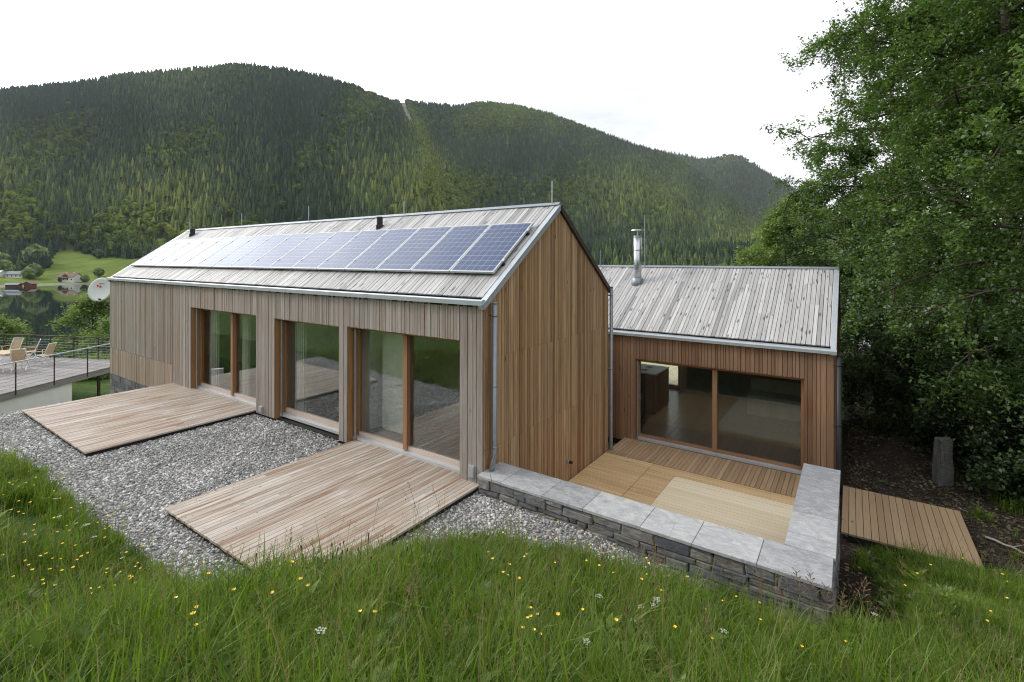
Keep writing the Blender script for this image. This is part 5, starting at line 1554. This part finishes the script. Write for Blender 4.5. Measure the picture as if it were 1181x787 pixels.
pick = np.where(rng.uniform(0, 1, n) < .12 + .10 * (pn > .5), rng.integers(8, 10, n), rng.integers(0, 8, n))
pick = np.where(rng.uniform(0, 1, n) < .05, rng.integers(10, 13, n), pick)
sz = np.clip(rng.normal(1.0, .2, n) + .22 * pn, .5, 1.6) * np.interp(np.interp(X, YBX, YBY) - Y, [-.1, .1, .4, .8], [.55, .7, .9, 1.05]) * np.where((X > 5.5) & (Y > 2.2), 1.85, 1.0)
tn = np.clip(.42 + .16 * hnoise(X + 3, Y - 2, .8) + rng.normal(0, .17, n), 0, 1)
gs = scatter('grass', np.stack([X, Y, Z], 1), np.stack([rng.normal(0, .12, n), rng.normal(0, .12, n), rng.uniform(0, 6.28, n)], 1), np.stack([sz, sz, sz * rng.uniform(.8, 1.2, n)], 1), pick, tn, gcoll)
tag(gs, 'long green meadow grass on the slope in front of the decks and wall', 'grass', kind='stuff')

# leaf litter and soil crumbs on the dirt path (stuff)
lp = []
lr = np.random.default_rng(5)
for k in range(4):
    vv = []; ff = []
    for q_ in range(9):
        c = np.array([lr.normal(0, .09), lr.normal(0, .09), lr.uniform(.002, .02)]); a = lr.uniform(0, 6.28); L = lr.uniform(.018, .04); b = len(vv)
        d_ = np.array([math.cos(a), math.sin(a), lr.normal(0, .3)]) * L; s_ = np.array([-math.sin(a), math.cos(a), lr.normal(0, .3)]) * L * .55
        vv += [c - d_, c + s_, c + d_, c - s_]; ff.append((b, b + 1, b + 2, b + 3))
    lp.append(np_mesh('litter_proto_%d' % k, np.array(vv), np.array(ff), instmat('dry_leaf_%d' % k, [(.03, .022, .015), (.075, .05, .03), (.13, .095, .06), (.05, .06, .025), (.20, .17, .13)], .9)))
for k in range(2):
    v, f = ico(40 + k, .7); lp.append(np_mesh('litter_proto_%d' % (4 + k), v * .022, f, instmat('soil_stone_%d' % k, [(.03, .027, .025), (.08, .072, .065), (.16, .15, .14)], .9)))
lcoll = proto_collection('litter_prototypes', lp)
n_ = 9000
lx = rng.uniform(4.76, 11.5, n_); ly_ = rng.uniform(-.3, 17, n_)
kp = ~((lx < 6.52) & (ly_ > 3.75) & (ly_ < 5.9)) & ((lx < 5.6) | (ly_ > 3.3))
lx, ly_ = lx[kp], ly_[kp]; n_ = len(lx)
ls_ = rng.uniform(.5, 1.5, n_)
lt = scatter('leaf_litter', np.stack([lx, ly_, ground_z(lx, ly_) + .004], 1), np.stack([rng.normal(0, .1, n_), rng.normal(0, .1, n_), rng.uniform(0, 6.28, n_)], 1), np.stack([ls_] * 3, 1), rng.integers(0, 6, n_), rng.uniform(0, 1, n_), lcoll)
tag(lt, 'dry leaves and crumbs of soil strewn over the dark dirt path', 'leaf litter', kind='stuff')
n_ = 900
wx = np.concatenate([rng.uniform(4.9, 5.6, 250), rng.uniform(6.6, 9.5, 350), rng.uniform(4.8, 9, 300)]); wy = np.concatenate([rng.uniform(-.2, 3.6, 250), rng.uniform(4.2, 9.5, 350), rng.uniform(9.5, 14, 300)])
kp = hnoise(wx, wy, .5) > .1; wx, wy = wx[kp], wy[kp]; n_ = len(wx)
wd_ = scatter('weeds', np.stack([wx, wy, ground_z(wx, wy)], 1), np.stack([0 * wx, 0 * wx, rng.uniform(0, 6.28, n_)], 1), np.stack([rng.uniform(.5, 1.0, n_)] * 3, 1), rng.integers(0, 10, n_), rng.uniform(.1, .6, n_), gcoll)
tag(wd_, 'sparse weeds and grass tufts along the dark dirt path', 'weeds', kind='stuff')

# ------------------------------------------------------------------ meadow flowers and stalks
def ground_hit(px, py):
    d = FWD + RIGHT * (px - 590.5) / 568.2 + V((0, 0, -(py - 300.05) / 568.2)); t = .8
    while t < 40:
        p = CAM + d * t
        if p[2] < gz(p[0], p[1]): return p
        t += .04
    return p
def make_buttercup():
    t = thing('buttercup', 'yellow buttercup flower on a thin green stem in the meadow grass', 'flower', (0, 0, 0), 'yellow buttercups in the meadow')
    mb = MB(); mb.tube([(0, 0, -.02), (.01, .005, .18), (.03, 0, .34)], .0016, 4); mb.build('stem', M['stem'], t)
    mb = MB(); c = V((.03, 0, .34))
    for k in range(5):
        a = 2 * math.pi * k / 5; d_ = V((math.cos(a), math.sin(a), .55)); s_ = V((-math.sin(a), math.cos(a), 0)); b = len(mb.v)
        mb.v += [c, c + d_ * .008 + s_ * .008, c + d_ * .0155 + s_ * .005, c + d_ * .0155 - s_ * .005, c + d_ * .008 - s_ * .008]; mb.face([b, b + 1, b + 2, b + 3, b + 4])
    mb.build('blossom', M['flower_yellow'], t)
    return t
def place_all(root, spots, smin=.8, smax=1.2, tilt=.15, tall_=1.0):
    def ok(q):
        g_ = ground_hit(*q); return g_[1] < np.interp(g_[0], YBX, YBY) + .02 or g_[0] > 5.2
    spots = [q for q in spots if ok(q)]
    for k, (px, py) in enumerate(spots):
        o = root if k == 0 else copy_tree(root)
        p = ground_hit(px, py); s_ = rnd.uniform(smin, smax)
        o.location = (p[0], p[1], gz(p[0], p[1])); o.scale = (s_, s_, s_ * rnd.uniform(.8, 1.1) * tall_); o.rotation_euler = (rnd.uniform(-tilt, tilt), rnd.uniform(-tilt, tilt), rnd.uniform(0, 6.28))
bs = [(rnd.uniform(0, 175), rnd.uniform(575, 735)) for _ in range(92)] + [(rnd.uniform(560, 790), rnd.uniform(615, 720)) for _ in range(38)] + [(rnd.uniform(180, 1000), rnd.uniform(690, 800)) for _ in range(34)] + [(rnd.uniform(1010, 1170), rnd.uniform(660, 780)) for _ in range(10)] + [(rnd.gauss(620, 10), rnd.gauss(775, 10)) for _ in range(7)]
place_all(make_buttercup(), bs, .72, .98, .15, 1.35)
def make_umbel():
    t = thing('white_umbel', 'white umbel flower head on a branching green stem in the meadow', 'flower', (0, 0, 0), 'white umbels in the meadow')
    mb = MB(); mb.tube([(0, 0, -.02), (0, .01, .3), (.01, .01, .42)], .0022, 4)
    heads = []
    for k in range(9):
        a = 2.4 * k; rr = .045 * math.sqrt((k + .5) / 9); e = V((.01 + rr * math.cos(a), .01 + rr * math.sin(a), .475 - rr * .2)); mb.tube([(.01, .01, .42), e], .0009, 3); heads.append(e)
    mb.build('stem', M['stem'], t)
    mb = MB()
    for e in heads:
        for k in range(11):
            a = 2.4 * k; rr = .012 * math.sqrt(k / 11); c = e + V((rr * math.cos(a), rr * math.sin(a), .003)); b = len(mb.v)
            q = .0030
            mb.v += [c + V((q, 0, 0)), c + V((0, q, 0)), c + V((-q, 0, 0)), c + V((0, -q, 0))]; mb.face([b, b + 1, b + 2, b + 3])
    mb.build('blossom', M['flower_white'], t)
    return t
place_all(make_umbel(), [(72, 620), (92, 628), (100, 640), (110, 655), (60, 600), (145, 668), (742, 735), (752, 742), (735, 750), (760, 730), (835, 770), (670, 790), (360, 792), (905, 760), (30, 640), (1010, 740), (690, 735)], .5, .8)
def make_plantain():
    t = thing('plantain_stalk', 'thin ribwort stalk with dark brown seed head at the deck edge', 'plant', (0, 0, 0), 'dark seed head stalks by the near deck')
    mb = MB(); mb.tube([(0, 0, -.02), (.01, 0, .25), (.03, .01, .46)], .0015, 4); mb.build('stem', M['stem'], t)
    mb = MB(); mb.tube([(.03, .01, .452), (.031, .01, .462), (.033, .01, .478), (.034, .01, .488)], [.003, .0058, .0055, .002], 6); mb.build('seed_head', M['seed_brown'], t)
    return t
place_all(make_plantain(), [(rnd.uniform(285, 430), rnd.uniform(672, 705)) for _ in range(34)] + [(rnd.uniform(430, 900), rnd.uniform(690, 780)) for _ in range(70)] + [(rnd.uniform(0, 60), rnd.uniform(545, 600)) for _ in range(8)], .75, 1.2)
def make_panicle():
    t = thing('seed_stalk', 'reddish brown seed panicle stalk rising above the grass', 'plant', (0, 0, 0), 'reddish seed stalks in the meadow')
    mb = MB(); mb.tube([(0, 0, -.02), (.01, 0, .35), (.05, .01, .72)], .0021, 4); mb.build('stem', M['stem'], t)
    mb = MB()
    for k in range(16):
        z_ = .45 + .28 * k / 16; a = 2.4 * k; L = .075 * (1 - .6 * k / 16)
        p0_ = V((.01 + .04 * (z_ - .35) / .37, .005, z_)); p1_ = p0_ + V((math.cos(a) * L, math.sin(a) * L, L * .9)); mb.tube([p0_, (p0_ + p1_) / 2, p1_], [.001, .0032, .0038], 4)
    mb.build('panicle', M['sorrel'], t)
    return t
place_all(make_panicle(), [(905, 735), (928, 742), (945, 738), (955, 760), (970, 752), (880, 742), (707, 700), (760, 718), (640, 690), (1012, 690), (1000, 680), (1040, 700), (820, 790), (470, 770), (1005, 725), (985, 740)], .8, 1.1)
def make_dock():
    t = thing('dock_plant', 'broad leaved green plant rosette in the meadow', 'plant', (0, 0, 0), 'broad leaved plants in the meadow')
    C = []; mb = MB()
    for k in range(11):
        a = 2.4 * k; el = .5 + .06 * k; L = .20 + .01 * (k % 4); d_ = V((math.cos(a) * math.cos(el), math.sin(a) * math.cos(el), math.sin(el))); s_ = V((-math.sin(a), math.cos(a), 0)); b = len(mb.v)
        for i, (t_, w_) in enumerate([(0, .004), (.25, .018), (.55, .026), (.8, .017), (1, .001)]):
            c = d_ * L * t_ + V((0, 0, -.05 * t_ * t_)); mb.v += [c - s_ * w_ + V((0, 0, w_ * .4)), c, c + s_ * w_ + V((0, 0, w_ * .4))]
        for i in range(4):
            q = b + 3 * i; mb.face([q, q + 1, q + 4, q + 3], None, .5 + .04 * (k % 5)); mb.face([q + 1, q + 2, q + 5, q + 4], None, .55)
    o = mb.build('leaves', M['leaf_light'], t)
    return t
place_all(make_dock(), [(395, 690), (372, 678), (440, 675), (430, 660), (700, 770), (470, 640), (560, 740), (870, 765), (960, 745), (250, 735), (120, 700), (650, 700), (1090, 690), (1030, 705), (800, 735), (520, 690), (310, 740)], .8, 1.3, .1)
tall = thing('tall_grass_stalk', 'single tall curved grass stalk before the house corner', 'plant', (0, 0, 0))
p = ground_hit(578, 640); pz = gz(p[0], p[1]); tall.location = (p[0], p[1], pz)
mb = MB(); q = lambda a, h: V((p[0], p[1], pz)) + RIGHT * a + V((0, 0, h))
mb.tube([q(0, -.02), q(-.06, .45), q(-.10, .85), q(-.17, 1.2), q(-.25, 1.42)], [.0045, .004, .003, .002, .001], 5); mb.build('stem', M['sorrel'], tall)
mb = MB(); mb.tube([q(-.13, 1.05), q(-.08, 1.2), q(-.03, 1.33)], [.003, .005, .002], 5); mb.build('seed_head', M['sorrel'], tall)

# ------------------------------------------------------------------ stone post, dead branches by the path
post = thing('stone_post', 'weathered grey granite post standing by the dark path', 'stone post', (6.45, 7.6, -1.15))
mb = MB(); b = len(mb.v)
import bmesh
bm = bmesh.new(); bmesh.ops.create_cube(bm, size=1.0); bmesh.ops.subdivide_edges(bm, edges=bm.edges[:], cuts=4, use_grid_fill=True)
rp = random.Random(4)
for v_ in bm.verts:
    z_ = v_.co.z + .5; tp_ = 1.12 - .22 * z_
    v_.co = Vector((v_.co.x * .25 * tp_ + rp.uniform(-.012, .012), v_.co.y * .22 * tp_ + rp.uniform(-.012, .012), z_ * 1.08 - .1 + rp.uniform(-.012, .012) + .04 * v_.co.x * (z_ > .99)))
me = bpy.data.meshes.new('shaft'); bm.to_mesh(me); bm.free(); me.materials.append(M['granite'])
aa = me.attributes.new('rnd', 'FLOAT', 'FACE'); aa.data.foreach_set('value', np.full(len(me.polygons), .5, np.float32))
o = bpy.data.objects.new('shaft', me); COL.objects.link(o); o.parent = post; post.rotation_euler = (0, .03, .5)
for nm, lab, a, b2, rr in (('dead_branch', 'long bleached dead branch on the soil at the right edge', (1138, 622), (1200, 648), .022), ('dead_branch', 'thin bleached twig lying in the grass at the right edge', (1146, 664), (1200, 668), .012)):
    p0_ = ground_hit(*a); p1_ = ground_hit(*b2); t = thing(nm, lab, 'branch', tuple(p0_))
    mb = MB(); pts = [p0_ + (p1_ - p0_) * s_ + V((rnd.uniform(-.02, .02), rnd.uniform(-.02, .02), .04 + rnd.uniform(0, .02))) for s_ in np.linspace(0, 1, 7)]
    mb.tube(pts, [rr * (1 - .07 * k) for k in range(7)], 7); mb.build('stick', M['dead_wood'], t, True)
    mb = MB(); mb.tube([pts[3], pts[3] + (p1_ - p0_) * .12 + V((.08, .1, .06))], [rr * .5, rr * .2], 5); mb.build('side_twig', M['dead_wood'], t, True)

# ------------------------------------------------------------------ air
hz = MB(); hz.box(-6000, 6000, -3000, 6000, -60, 760)
mh = bpy.data.materials.new('haze_air'); mh.use_nodes = True
nt = mh.node_tree; nt.nodes.clear()
ho = nt.nodes.new('ShaderNodeOutputMaterial'); pv = nt.nodes.new('ShaderNodeVolumePrincipled')
pv.inputs['Color'].default_value = (.86, .92, 1.0, 1); pv.inputs['Density'].default_value = 0.00004; pv.inputs['Anisotropy'].default_value = 0.2
nt.links.new(pv.outputs[0], ho.inputs['Volume'])
haze = hz.build('haze', mh)
tag(haze, 'thin pale air that fades the far ridges', 'haze', kind='stuff')
